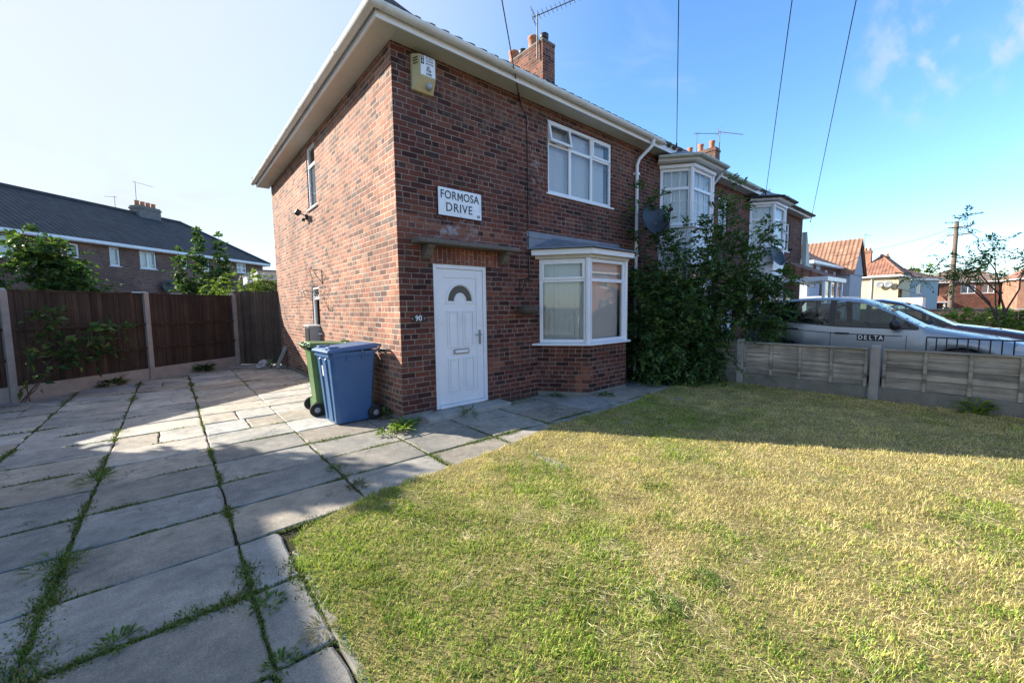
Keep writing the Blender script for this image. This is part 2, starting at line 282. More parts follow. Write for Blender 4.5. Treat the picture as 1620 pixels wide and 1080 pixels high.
def soilmat(name, c1, c2, c3, sc=3):
    m, t, b, o = newmat(name); c = N(t, 'ShaderNodeTexCoord'); v = c.outputs['Object']
    n1 = noise(t, v, sc, 6, .7); n2 = noise(t, v, sc*25, 4, .7)
    f = MATH(t, 'ADD', MATH(t, 'MULTIPLY', n1, .6), MATH(t, 'MULTIPLY', n2, .4))
    t.links.new(ramp(t, f, [(.36, c1), (.5, c2), (.64, c3)]), b.inputs['Base Color']); b.inputs['Roughness'].default_value = .95; b.inputs['Specular IOR Level'].default_value = .1
    bump(t, b, n2, .8, .02); return m
M_SOIL = soilmat('mossy_soil', (.035, .03, .02), (.055, .05, .03), (.05, .065, .025))
M_TURF = soilmat('turf', (.13, .105, .045), (.28, .225, .10), (.15, .15, .045), 2)
M_ASPH = soilmat('asphalt', (.045, .045, .047), (.055, .055, .056), (.07, .07, .07), 2)
M_GRND = soilmat('rough_ground', (.07, .07, .05), (.10, .09, .065), (.06, .08, .04), .6)
# ------------------------------------------------------------------ mesh helpers
class MB:
    """collects shapes (optionally through a placing matrix) and links them as ONE mesh with metre UVs"""
    def __init__(s): s.v = []; s.f = []; s.uv = {}; s.M = Matrix.Identity(4); s.sm = set()
    def add(s, vs, fs, smooth=False, uvs=None):
        o = len(s.v); s.v += [tuple(s.M @ Vector(p)) for p in vs]
        for k, f in enumerate(fs):
            if uvs: s.uv[len(s.f)] = uvs[k]
            if smooth: s.sm.add(len(s.f))
            s.f.append(tuple(i+o for i in f))
        return s
    def box(s, x0, x1, y0, y1, z0, z1):
        return s.add([(x0,y0,z0),(x1,y0,z0),(x1,y1,z0),(x0,y1,z0),(x0,y0,z1),(x1,y0,z1),(x1,y1,z1),(x0,y1,z1)],
                     [(3,2,1,0),(4,5,6,7),(0,1,5,4),(1,2,6,5),(2,3,7,6),(3,0,4,7)])
    def quad(s, a, b, c, d, uvs=None): return s.add([a,b,c,d], [(0,1,2,3)], uvs=[uvs] if uvs else None)
    def poly(s, pts): return s.add(pts, [tuple(range(len(pts)))])
    def prism(s, pts, vec):
        n = len(pts); vec = Vector(vec); q = [tuple(Vector(p)+vec) for p in pts]
        fs = [tuple(range(n))[::-1], tuple(range(n, 2*n))]+[(i,(i+1)%n,n+(i+1)%n,n+i) for i in range(n)]
        return s.add(list(pts)+q, fs)
    def tube(s, path, r, n=8, caps=True, smooth=True):
        path = [Vector(p) for p in path]; k = len(path); rs = r if isinstance(r, (list, tuple)) else [r]*k
        vs = []; up0 = None
        for i, p in enumerate(path):
            d = (path[min(i+1,k-1)]-path[max(i-1,0)]).normalized()
            if up0 is None: up0 = Vector((0,0,1)) if abs(d.z) < .9 else Vector((1,0,0))
            a = d.cross(up0)
            if a.length < 1e-4: a = d.cross(Vector((0,1,0)))
            a.normalize(); b = a.cross(d).normalized(); up0 = b
            for j in range(n):
                t = 2*pi*j/n; vs.append(tuple(p+(a*cos(t)+b*sin(t))*rs[i]))
        fs = [(i*n+j, i*n+(j+1)%n, (i+1)*n+(j+1)%n, (i+1)*n+j) for i in range(k-1) for j in range(n)]
        s.add(vs, fs, smooth)
        if caps: s.add(vs[:n], [tuple(range(n))[::-1]]); s.add(vs[-n:], [tuple(range(n))])
        return s
    def lathe(s, prof, c=(0,0,0), n=20, axis='z', smooth=True):
        vs = []
        for (r, h) in prof:
            for j in range(n):
                t = 2*pi*j/n; a, b = r*cos(t), r*sin(t)
                p = {'z': (a,b,h), 'x': (h,a,b), 'y': (b,h,a)}[axis]; vs.append((p[0]+c[0], p[1]+c[1], p[2]+c[2]))
        k = len(prof)
        s.add(vs, [(i*n+j, i*n+(j+1)%n, (i+1)*n+(j+1)%n, (i+1)*n+j) for i in range(k-1) for j in range(n)], smooth)
        if prof[0][0] > 1e-6: s.add(vs[:n], [tuple(range(n))[::-1]])
        if prof[-1][0] > 1e-6: s.add(vs[-n:], [tuple(range(n))])
        return s
    def sweep(s, prof, path):
        """profile (outward offset d, height h) swept along a horizontal polyline, mitred; outward is to the right of travel"""
        P = [Vector(p) for p in path]; k = len(P); n = len(prof); vs = []
        for i, p in enumerate(P):
            d0 = (P[i]-P[i-1]).normalized() if i else (P[1]-P[0]).normalized(); d1 = (P[i+1]-P[i]).normalized() if i < k-1 else d0
            n0 = Vector((d0.y,-d0.x,0)); n1 = Vector((d1.y,-d1.x,0)); m = (n0+n1).normalized(); m = m/max(.3, m.dot(n0))
            for (a, h) in prof: vs.append(tuple(p+m*a+Vector((0,0,h))))
        return s.add(vs, [(i*n+j, (i+1)*n+j, (i+1)*n+j+1, i*n+j+1) for i in range(k-1) for j in range(n-1)])
    def build(s, name, mat, parent=None, bevel=0, world=True, smooth=False, solid=0):
        root = parent
        off = Vector((0,0,0))
        if parent is not None:
            while root.parent is not None: root = root.parent
            off = root.location
        me = bpy.data.meshes.new(name); me.from_pydata([tuple(Vector(p)-off) for p in s.v] if world else s.v, [], s.f); me.update()
        uvl = me.uv_layers.new(name='UVMap'); co = s.v
        for p in me.polygons:
            u = s.uv.get(p.index)
            if u is None:
                n = p.normal
                if abs(n.z) > .85: tx, ty = Vector((1,0,0)), Vector((0,1,0))
                else:
                    tx = Vector((-n.y, n.x, 0)).normalized()
                    if abs(tx.x) >= abs(tx.y) and tx.x < 0 or abs(tx.y) > abs(tx.x) and tx.y > 0: tx = -tx
                    ty = Vector((0,0,1)) if abs(n.z) < .05 else n.cross(tx); ty = ty if ty.z > 0 else -ty
                for li in p.loop_indices:
                    q = Vector(co[me.loops[li].vertex_index]); uvl.data[li].uv = (q.dot(tx), q.dot(ty))
            else:
                for li, c in zip(p.loop_indices, u): uvl.data[li].uv = c
            if smooth or p.index in s.sm: p.use_smooth = True
        o = bpy.data.objects.new(name, me); COL.objects.link(o); me.materials.append(mat)
        if parent is not None: o.parent = parent
        if bevel:
            bv = o.modifiers.new('bevel', 'BEVEL'); bv.width = bevel; bv.segments = 2; bv.limit_method = 'ANGLE'; bv.angle_limit = radians(40)
        return o
def tag(o, label, cat, group=None, kind=None):
    if label: o['label'] = label
    if cat: o['category'] = cat
    if group: o['group'] = group
    if kind: o['kind'] = kind
    return o
def thing(name, loc, label, cat, group=None):
    o = bpy.data.objects.new(name, None); o.empty_display_size = .2; COL.objects.link(o); o.location = loc
    return tag(o, label, cat, group)
def dup(o, parent=None):
    c = o.copy(); COL.objects.link(c)
    if parent is not None: c.parent = parent
    for ch in list(o.children): dup(ch, c)
    return c
def struct(name, mb, mat): o = mb.build(name, mat); o['kind'] = 'structure'; return o
def T(x, y, z, rz=0): return Matrix.Translation((x, y, z)) @ Matrix.Rotation(rz, 4, 'Z')
def text(s, size, mat, parent, M4, name='lettering', depth=.002, bold=0.0, sx=1.0, spacing=1.0, align='CENTER'):
    cu = bpy.data.curves.new(name, 'FONT'); cu.body = s; cu.size = size; cu.extrude = depth; cu.offset = bold; cu.align_x = align; cu.align_y = 'CENTER'; cu.space_character = spacing; cu.resolution_u = 4
    to = bpy.data.objects.new(name+'_curve', cu); COL.objects.link(to)
    bpy.context.view_layer.update()
    me = bpy.data.meshes.new_from_object(to.evaluated_get(bpy.context.evaluated_depsgraph_get())); me.name = name
    bpy.data.objects.remove(to); bpy.data.curves.remove(cu)
    root = parent
    while root.parent is not None: root = root.parent
    # text lies in XY facing +Z: stand it up facing -Y, then place
    A = Matrix.Translation(-root.location) @ M4 @ Matrix.Rotation(pi/2, 4, 'X') @ Matrix.Diagonal((sx,1,1,1))
    me.transform(A); me.materials.clear(); me.materials.append(mat)
    o = bpy.data.objects.new(name, me); COL.objects.link(o); o.parent = parent
    return o
def wall(mb, w_, z0, z1, holes, reveal=.11, u0=0):
    """upright brick face in the local XZ plane facing -Y, openings cut out, with reveals; holes = (x0,x1,z0,z1)"""
    xs = sorted({0, w_, *[h[0] for h in holes], *[h[1] for h in holes]}); zs = sorted({z0, z1, *[h[2] for h in holes], *[h[3] for h in holes]})
    for i in range(len(xs)-1):
        for j in range(len(zs)-1):
            cx, cz = (xs[i]+xs[i+1])/2, (zs[j]+zs[j+1])/2
            if any(h[0] < cx < h[1] and h[2] < cz < h[3] for h in holes): continue
            a, b, c, d = xs[i], xs[i+1], zs[j], zs[j+1]
            mb.quad((a,0,c),(b,0,c),(b,0,d),(a,0,d), [(a+u0,c),(b+u0,c),(b+u0,d),(a+u0,d)])
    for (a, b, c, d) in holes:
        r = reveal
        mb.quad((a,0,c),(a,0,d),(a,r,d),(a,r,c), [(a+u0,c),(a+u0,d),(a+u0-r,d),(a+u0-r,c)])
        mb.quad((b,r,c),(b,r,d),(b,0,d),(b,0,c), [(b+u0+r,c),(b+u0+r,d),(b+u0,d),(b+u0,c)])
        mb.quad((a,0,d),(b,0,d),(b,r,d),(a,r,d)); mb.quad((a,r,c),(b,r,c),(b,0,c),(a,0,c))
def window(root, M4, w_, z0, z1, cols, tr=None, opener=(), tilt=(), blind='slat', sill=True, bars=None, fr=.055, name='window', sillw=.06, dep=.06, mat=None, inner=True):
    """uPVC window in local XZ, facing -Y; cols = list of mullion x; tr = transom z"""
    mat = mat or M_PVC
    f = MB(); f.M = M4
    f.box(0, fr, 0, dep, z0, z1); f.box(w_-fr, w_, 0, dep, z0, z1); f.box(fr, w_-fr, 0, dep, z1-fr, z1); f.box(fr, w_-fr, 0, dep, z0, z0+fr)
    for c in cols: f.box(c-fr*.55, c+fr*.55, .002, dep-.002, z0+fr, z1-fr)
    xs = [fr]+[q for c in cols for q in (c-fr*.55, c+fr*.55)]+[w_-fr]
    cells = []
    for i in range(0, len(xs), 2):
        a, b = xs[i], xs[i+1]
        if tr: f.box(a, b, .004, dep-.004, tr-fr*.5, tr+fr*.5); cells += [(i//2, 0, a, b, z0+fr, tr-fr*.5), (i//2, 1, a, b, tr+fr*.5, z1-fr)]
        else: cells.append((i//2, 0, a, b, z0+fr, z1-fr))
    if bars:
        for (ci, ri, a, b, c, d) in cells:
            nx, nz_ = bars[ri]
            for k in range(1, nx): x = a+(b-a)*k/nx; f.box(x-.009, x+.009, .018, .03, c, d)
            for k in range(1, nz_): z = c+(d-c)*k/nz_; f.box(a, b, .019, .029, z-.009, z+.009)
    W = f.build(name, mat, root, bevel=.006)
    g = MB(); g.M = M4
    for (ci, ri, a, b, c, d) in cells:
        if (ci, ri) in tilt or (ci, ri) in opener: continue
        g.quad((a,.032,c),(b,.032,c),(b,.032,d),(a,.032,d))
    g.build('pane', M_GL, W)
    for (ci, ri, a, b, c, d) in cells:
        if (ci, ri) not in tilt and (ci, ri) not in opener: continue
        s_ = MB(); ang = radians(-11) if (ci, ri) in tilt else 0
        e = .02; a_, b_, c_, d_ = a-e, b+e, c-e, d+e
        piv = Matrix.Translation((0, -.012, d_)) @ Matrix.Rotation(ang, 4, 'X') @ Matrix.Translation((0, .012, -d_))
        s_.M = M4 @ piv
        sf = .045
        s_.box(a_, a_+sf, -.014, .03, c_, d_); s_.box(b_-sf, b_, -.014, .03, c_, d_); s_.box(a_+sf, b_-sf, -.014, .03, d_-sf, d_); s_.box(a_+sf, b_-sf, -.014, .03, c_, c_+sf)
        sh = s_.build('sash', mat, W, bevel=.005)
        p = MB(); p.M = s_.M; p.quad((a_+sf,.006,c_+sf),(b_-sf,.006,c_+sf),(b_-sf,.006,d_-sf),(a_+sf,.006,d_-sf)); p.build('sash_pane', M_GL, W)
        if ang:
            for (q0, q1) in (((a_+.03,.02,c_+.02),(a_+.18,-.02,c_)), ((b_-.03,.02,c_+.02),(b_-.12,-.03,c_))): k = MB(); k.M = M4; k.tube([q0, q1], .008, 6); k.build('stay', M_BLACK, W)
    if blind == 'slat':
        b = MB(); b.M = M4; x = fr+.04
        while x < w_-fr-.02:
            t = radians(random.uniform(14, 24)); hx, hy = .048*cos(t), .05*sin(t)
            y = .13
            b.quad((x-hx,y+hy,z0+.03),(x+hx,y-hy,z0+.03),(x+hx,y-hy,z1-.03),(x-hx,y+hy,z1-.03)); x += .088
        b.build('blind', M_BLIND, W)
    elif blind == 'net':
        b = MB(); b.M = M4
        n = 24; pts = [(fr+(w_-2*fr)*i/n, .15+.015*sin(i*2.1)) for i in range(n+1)]
        for i in range(n): b.quad((pts[i][0],pts[i][1],z0+.03),(pts[i+1][0],pts[i+1][1],z0+.03),(pts[i+1][0],pts[i+1][1],z1-.03),(pts[i][0],pts[i][1],z1-.03))
        b.build('curtain', M_BLIND, W)
    if inner:
        r = MB(); r.M = M4
        r.box(-.1, w_+.1, .6, .62, z0-.1, z1+.1); r.build('dark_room_sheet', M_RM, W)  # dark sheet behind the glass, its colour stands for the unlit room
    if sill:
        s_ = MB(); s_.M = M4; s_.box(-.05, w_+.05, -sillw, dep, z0-.035, z0-.002); s_.build('sill', mat, W, bevel=.006)
    return W
# ------------------------------------------------------------------ ground, road, paving, lawn
struct('ground', MB().box(-700, 700, -700, 700, -.6, -.09), M_GRND)
struct('road', MB().box(-120, 260, -17, -10, -.085, -.05), M_ASPH)
struct('pavement', MB().box(-120, 260, -10, -8.2, -.085, .02), M_CONCD)
struct('soil_bed', MB().box(-6.6, 6.12, -7.6, 9.6, -.08, -.022), M_SOIL)
struct('neighbour_driveway', MB().box(6.22, 17.5, -8.2, -.02, -.08, .015), M_CONC)
def lawn_edge_y(x): # far edge of the lawn
    return float(np.interp(x, [-1.8, -1.6, -1.3, -.45, .5, 1.0, 1.6, 3.1, 4.2, 6.2], [-2.12, -1.98, -1.86, -1.76, -1.66, -1.54, -1.45, -1.47, -1.3, -1.2]))
def in_lawn(x, y): return x > -1.79 and y < lawn_edge_y(x) and x < 6.1
XL = [-5.53, -4.66, -3.79, -2.93, -2.08, -1.2, -.33, .54, 1.41, 2.28, 3.15, 4.02, 4.9]
YL = [-7.5, -6.9, -6.3, -5.7, -5.1, -4.45, -3.8, -3.16, -2.53, -1.92, -1.3, -.69, -.06, .55, 1.15, 1.76, 2.37, 2.98, 3.58, 4.2, 4.8, 5.4, 6.0, 6.6, 7.2, 7.8, 8.4, 9.0]
def slabs():
    vs, fs, cols = [], [], []
    for i in range(len(XL)-1):
        for j in range(len(YL)-1):
            x0, x1, y0, y1 = XL[i], XL[i+1], YL[j], YL[j+1]
            if x0 >= -.3 and y0 > -.2: continue
            if x0 >= -1.3 and x1 <= .3 and y0 > -.2 : x1 = min(x1, -.02)
            if x1-x0 < .1: continue
            if x0 > -1.9 and y1 < -1.95: continue
            if x0 > 3.9 and y0 < -1.4: continue
            if x0 == -2.08 and y1 < -1.9: x1 = -1.83
            g = .006+.006*random.random(); pth = y1 < 0; gx0 = g if x0 < -1.9 or pth else .003; gx1 = g if x1 < -1.9 or pth else .003
            x0 += gx0; x1 -= gx1; y0 += g; y1 -= g
            # a few are cut in two
            parts = [(x0, x1, y0, y1)]
            if random.random() < .12 and y0 > 0: xm = (x0+x1)/2+random.uniform(-.1,.1); parts = [(x0,xm-.008,y0,y1),(xm+.008,x1,y0,y1)]
            for (a, b, c, d) in parts:
                t = random.uniform(-.006, .006); sx = random.uniform(-.008, .008); sy = random.uniform(-.008, .008)
                sh = random.uniform(.8, 1.15); wm = random.uniform(-.02, .02)
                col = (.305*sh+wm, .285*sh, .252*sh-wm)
                if y0 > .2: col = tuple(q*1.42 for q in (col[0]*.985, col[1], col[2]*1.01))  # slabs of the sunlit patch painted paler, sunlight put into their colour
                e = .012; o = len(vs); n = 7
                def zz(x, y): return t+sx*(x-(a+b)/2)+sy*(y-(c+d)/2)
                ring = [(a,c),(b,c),(b,d),(a,d)]
                # uneven edge line
                outer = []
                for k in range(4):
                    p, q = ring[k], ring[(k+1)%4]
                    for m_ in range(n):
                        f = m_/n; jx = random.uniform(-.006,.006) if m_ else random.uniform(-.014, .014)
                        outer.append((p[0]+(q[0]-p[0])*f+jx, p[1]+(q[1]-p[1])*f+jx*random.choice((-1,1))))
                cx, cy = (a+b)/2, (c+d)/2
                inner = [(x+(cx-x)/abs(cx-x+1e-9)*min(e,abs(cx-x)), y+(cy-y)/abs(cy-y+1e-9)*min(e,abs(cy-y))) for x, y in outer]
                m_ = len(outer)
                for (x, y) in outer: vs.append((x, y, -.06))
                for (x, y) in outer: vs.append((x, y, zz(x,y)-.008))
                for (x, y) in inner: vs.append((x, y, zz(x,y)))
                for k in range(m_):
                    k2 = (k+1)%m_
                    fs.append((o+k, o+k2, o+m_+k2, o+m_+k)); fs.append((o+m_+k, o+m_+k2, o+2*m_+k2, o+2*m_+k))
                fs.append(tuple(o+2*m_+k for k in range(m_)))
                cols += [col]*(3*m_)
    me = bpy.data.meshes.new('paving'); me.from_pydata(vs, [], fs); me.update()
    a = me.color_attributes.new('col', 'FLOAT_COLOR', 'POINT'); a.data.foreach_set('color', np.array([(*c, 1) for c in cols], np.float32).ravel())
    me.materials.append(M_SLAB); o = bpy.data.objects.new('paving', me); COL.objects.link(o); o['kind'] = 'structure'
slabs()
lp = [(-1.79,-7.6), (6.1,-7.6), (6.1,-1.2)]+[(x, lawn_edge_y(x)) for x in np.linspace(6.0, -1.79, 40)]
struct('lawn_bed', MB().prism([(x, y, -.06) for x, y in lp], (0,0,.068)), M_TURF)
k = MB()
yy = -2.25
while yy > -7.4:
    L = random.uniform(.8, .95); k.M = T(-1.805, yy, 0, random.uniform(-.012,.012)); k.box(-.024, .024, -L+.012, 0, -.05, .012+random.uniform(-.01,.006)); yy -= L
k.M = Matrix.Identity(4)
o = k.build('lawn_edging', M_CONCD, bevel=.008); o['kind'] = 'structure'

def vnoise(x, y, sc, seed=0):
    r = np.random.default_rng(seed); G = r.random((64, 64)); x = np.asarray(x)*sc+17.3; y = np.asarray(y)*sc+9.1
    i = np.floor(x).astype(int); j = np.floor(y).astype(int); fx = x-i; fy = y-j; fx = fx*fx*(3-2*fx); fy = fy*fy*(3-2*fy)
    g = lambda a, b: G[a % 64, b % 64]
    return (g(i,j)*(1-fx)+g(i+1,j)*fx)*(1-fy)+(g(i,j+1)*(1-fx)+g(i+1,j+1)*fx)*fy
def fast_mesh(name, co, tris, col, mat, parent=None):
    me = bpy.data.meshes.new(name); me.vertices.add(len(co)); me.vertices.foreach_set('co', np.asarray(co, np.float32).ravel())
    k = tris.shape[1]; me.loops.add(tris.size); me.loops.foreach_set('vertex_index', tris.astype(np.int32).ravel())
    me.polygons.add(len(tris)); me.polygons.foreach_set('loop_start', np.arange(0, tris.size, k, dtype=np.int32))
    me.update(calc_edges=True)
    a = me.color_attributes.new('col', 'FLOAT_COLOR', 'POINT'); c = np.ones((len(co), 4), np.float32); c[:, :3] = col; a.data.foreach_set('color', c.ravel())
    me.materials.append(mat); me.polygons.foreach_set('use_smooth', np.ones(len(tris), bool))
    o = bpy.data.objects.new(name, me); COL.objects.link(o); o.parent = parent
    return o
def blades(pos, length, width, lean, col, tipcol=None, z0=0.0):
    """bent grass blades: 5 vertices, 3 triangles each"""
    n = len(pos); az = RNG.uniform(0, 2*pi, n); fa = RNG.uniform(0, 2*pi, n)
    d = np.stack([np.cos(az), np.sin(az)], 1); s = np.stack([-np.sin(az), np.cos(az)], 1)
    base = np.concatenate([pos, np.full((n,1), z0)], 1)
    l1 = length*.55; h1 = l1*np.cos(lean*.6); o1 = l1*np.sin(lean*.6)
    h2 = h1+length*.45*np.cos(np.minimum(lean*1.5, 1.75)); o2 = o1+length*.45*np.sin(np.minimum(lean*1.5, 1.75))
    def P(off, h, side, wd): return base+np.concatenate([d*off[:,None]+s*(side*wd)[:,None], h[:,None]], 1)
    z = np.zeros(n)
    v = np.stack([P(z, z, -1, width/2), P(z, z, 1, width/2), P(o1, h1, -1, width*.42), P(o1, h1, 1, width*.42), P(o2, h2, 0, width)], 1)
    idx = np.arange(n)[:, None]*5
    tr = np.concatenate([idx+np.array([[0,1,3]]), idx+np.array([[0,3,2]]), idx+np.array([[2,3,4]])], 0)
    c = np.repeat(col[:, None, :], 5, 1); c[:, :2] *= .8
    if tipcol is not None: c[:, 4] = tipcol
    return v.reshape(-1, 3), tr, c.reshape(-1, 3)
def leaf_quads(P, Dr, Nn, L, W, col, fold=.25, droop=.15):
    """folded pointed leaves: base, two flanks, tip"""
    Dr = Dr/np.linalg.norm(Dr, axis=1, keepdims=True); Sd = np.cross(Dr, Nn); Sd /= np.linalg.norm(Sd, axis=1, keepdims=True)+1e-9; Nn = np.cross(Sd, Dr)
    L = L[:, None]; W = W[:, None]
    mid = P+Dr*L*.45; tip = P+Dr*L-Nn*L*droop
    a = mid+Sd*W*.5+Nn*W*fold; b = mid-Sd*W*.5+Nn*W*fold
    v = np.stack([P, a, tip, b, mid], 1); n = len(P); i = np.arange(n)[:, None]*5
    tr = np.concatenate([i+np.array([[0,4,1]]), i+np.array([[4,2,1]]), i+np.array([[0,3,4]]), i+np.array([[4,3,2]])], 0)
    return v.reshape(-1, 3), tr, np.repeat(col, 5, 0)
def pick(n, pal):
    k = RNG.integers(0, len(pal), n); c = np.array(pal)[k]; return c*(.75+.5*RNG.random((n,1)))
def rnd_unit(n, upb=0):
    v = RNG.normal(size=(n, 3)); v[:, 2] += upb; return v/np.linalg.norm(v, axis=1, keepdims=True)
def lawn():
    # denser near the camera's corner of the lawn
    n = 680000
    x = RNG.uniform(-1.86, 6.1, n); y = RNG.uniform(-7.2, -1.15, n)
    # part of the blades gather in clumps
    m_ = int(n*.3); nc = 9000; cx_, cy_ = RNG.uniform(-1.86, 6.1, nc), RNG.uniform(-7.2, -1.15, nc); ci = RNG.integers(0, nc, m_); x[:m_] = cx_[ci]+RNG.normal(0, .022, m_); y[:m_] = cy_[ci]+RNG.normal(0, .022, m_)
    ey = np.interp(x, [-1.8, -1.6, -1.3, -.45, .5, 1.0, 1.6, 3.1, 4.2, 6.2], [-2.12, -1.98, -1.86, -1.76, -1.66, -1.54, -1.45, -1.47, -1.3, -1.2])
    edge = (vnoise(x, y, 9, 3)-.5)*.14
    keep = (y < ey+edge) & (x > -1.82+edge*.5)
    dist = np.hypot(x-CAMP.x, y-CAMP.y)
    keep &= RNG.random(n) < np.clip(2.6/dist, .3, 1)
    ang = np.degrees(np.arctan2(x-CAMP.x, y-CAMP.y)); keep &= (ang < 104)   # nothing is seen behind the camera's field
    bare = vnoise(x, y, 3.1, 15)*.6+vnoise(x, y, 9, 16)*.4; keep &= ~((bare > .74) & (x > -.6) & (RNG.random(n) < .6))
    x, y, dist = x[keep], y[keep], dist[keep]; n = len(x)
    g = .42*vnoise(x, y, .8, 5)+.33*vnoise(x, y, 2.4, 6)+.25*vnoise(x, y, 7, 7)
    green = g + .42*np.clip((-.3-x)/1.2, 0, 1) + .10*np.clip((y+2.1)/.8, 0, 1) - .085
    for (a, b, r, q) in ((.55,-4.35,.05,.25), (-.35,-3.6,.06,.3), (1.9,-5.3,.3,.3), (-1.1,-3.75,.12,.35), (3.3,-5.2,.2,.22), (.2,-2.4,.08,.25), (1.6,-3.1,.05,.25), (2.6,-2.3,.12,.12)): green += q*np.exp(-((x-a)**2+(y-b)**2)/r)
    pg = 1/(1+np.exp(-(green-.55)*14)); isg = RNG.random(n) < np.clip(pg, .07, .96)
    k = RNG.random(n)[:, None]; tone = (.78+.5*vnoise(x, y, 5, 27))[:, None]
    straw = np.array([.57, .46, .18])*(1-k)+np.array([.84, .72, .35])*k
    bl = RNG.random(n) < .12; straw[bl] = np.array([.30, .21, .11])
    gr = np.array([.13, .235, .03])*(1-k)+np.array([.34, .44, .07])*k
    yl = RNG.random(n) < .35; gr[yl] = gr[yl]*.5+np.array([.60, .53, .16])*.5
    dk = RNG.random(n) < .10; gr[dk] = np.array([.06, .13, .02])
    col = np.where(isg[:, None], gr, straw)*tone
    L = np.where(isg, RNG.uniform(.015, .039, n), RNG.uniform(.016, .052, n))*(.6+.9*vnoise(x, y, 6, 9))
    L *= np.where(x < -.6, 1.12, 1.0)
    lean = np.where(isg, RNG.uniform(.25, 1.2, n), RNG.uniform(.5, 1.55, n))
    wd = np.where(isg, RNG.uniform(.0025, .0055, n), RNG.uniform(.0014, .0028, n))*(.75+dist*.095)
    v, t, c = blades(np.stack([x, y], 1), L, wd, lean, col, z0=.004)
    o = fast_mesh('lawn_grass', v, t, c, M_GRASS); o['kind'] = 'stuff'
    # cut grass lying on top in wisps, and small clover-like leaves
    nc = 900; cx_, cy_ = RNG.uniform(-1.2, 6, nc), RNG.uniform(-6, -1.7, nc); q = vnoise(cx_, cy_, .9, 61); cx_, cy_ = cx_[q > .42], cy_[q > .42]; nc = len(cx_); per = 26
    a0_ = np.repeat(RNG.uniform(0, 2*pi, nc), per)+RNG.normal(0, .5, nc*per); X = np.repeat(cx_, per)+RNG.normal(0, .05, nc*per); Y = np.repeat(cy_, per)+RNG.normal(0, .05, nc*per)
    ey = np.interp(X, [-1.8, .5, 1.6, 3.1, 6.2], [-2.15, -1.75, -1.55, -1.55, -1.35]); ok = Y < ey; X, Y, a0_ = X[ok], Y[ok], a0_[ok]; m_ = len(X)
    P = np.stack([X, Y, RNG.uniform(.008, .035, m_)], 1); D_ = np.stack([np.cos(a0_), np.sin(a0_), RNG.normal(.05, .18, m_)], 1); Nn = np.tile([[0., 0, 1]], (m_, 1))+RNG.normal(0, .3, (m_, 3))
    k = RNG.random((m_, 1)); c = np.array([.62, .50, .27])*(1-k)+np.array([.85, .75, .50])*k
    v, t, c = leaf_quads(P, D_, Nn, RNG.uniform(.03, .085, m_), RNG.uniform(.0016, .0030, m_), c, fold=.1, droop=.1)
    o = fast_mesh('cut_grass_clippings', v, t, c, M_GRASS); o['kind'] = 'stuff'
    m_ = 9000; X, Y = RNG.uniform(-1.8, 5.8, m_), RNG.uniform(-6, -1.7, m_); q = vnoise(X, Y, 1.7, 63)*.6+vnoise(X, Y, 6, 64)*.4+.2*np.clip((-.5-X), 0, 1); ok = (q > .60) & (Y < np.interp(X, [-1.8, .5, 1.6, 6.2], [-2.15, -1.75, -1.55, -1.4])); X, Y = X[ok], Y[ok]; m_ = len(X)
    P = np.stack([X, Y, RNG.uniform(.012, .03, m_)], 1); v, t, c = leaf_quads(P, rnd_unit(m_)*[1, 1, .3], np.tile([[0., 0, 1]], (m_, 1))+RNG.normal(0, .35, (m_, 3)), RNG.uniform(.012, .03, m_), RNG.uniform(.008, .016, m_), pick(m_, [(.10,.20,.03),(.17,.28,.05),(.07,.15,.025)]))
    o = fast_mesh('clover_in_the_lawn', v, t, c, M_LEAF); o['kind'] = 'stuff'
lawn()
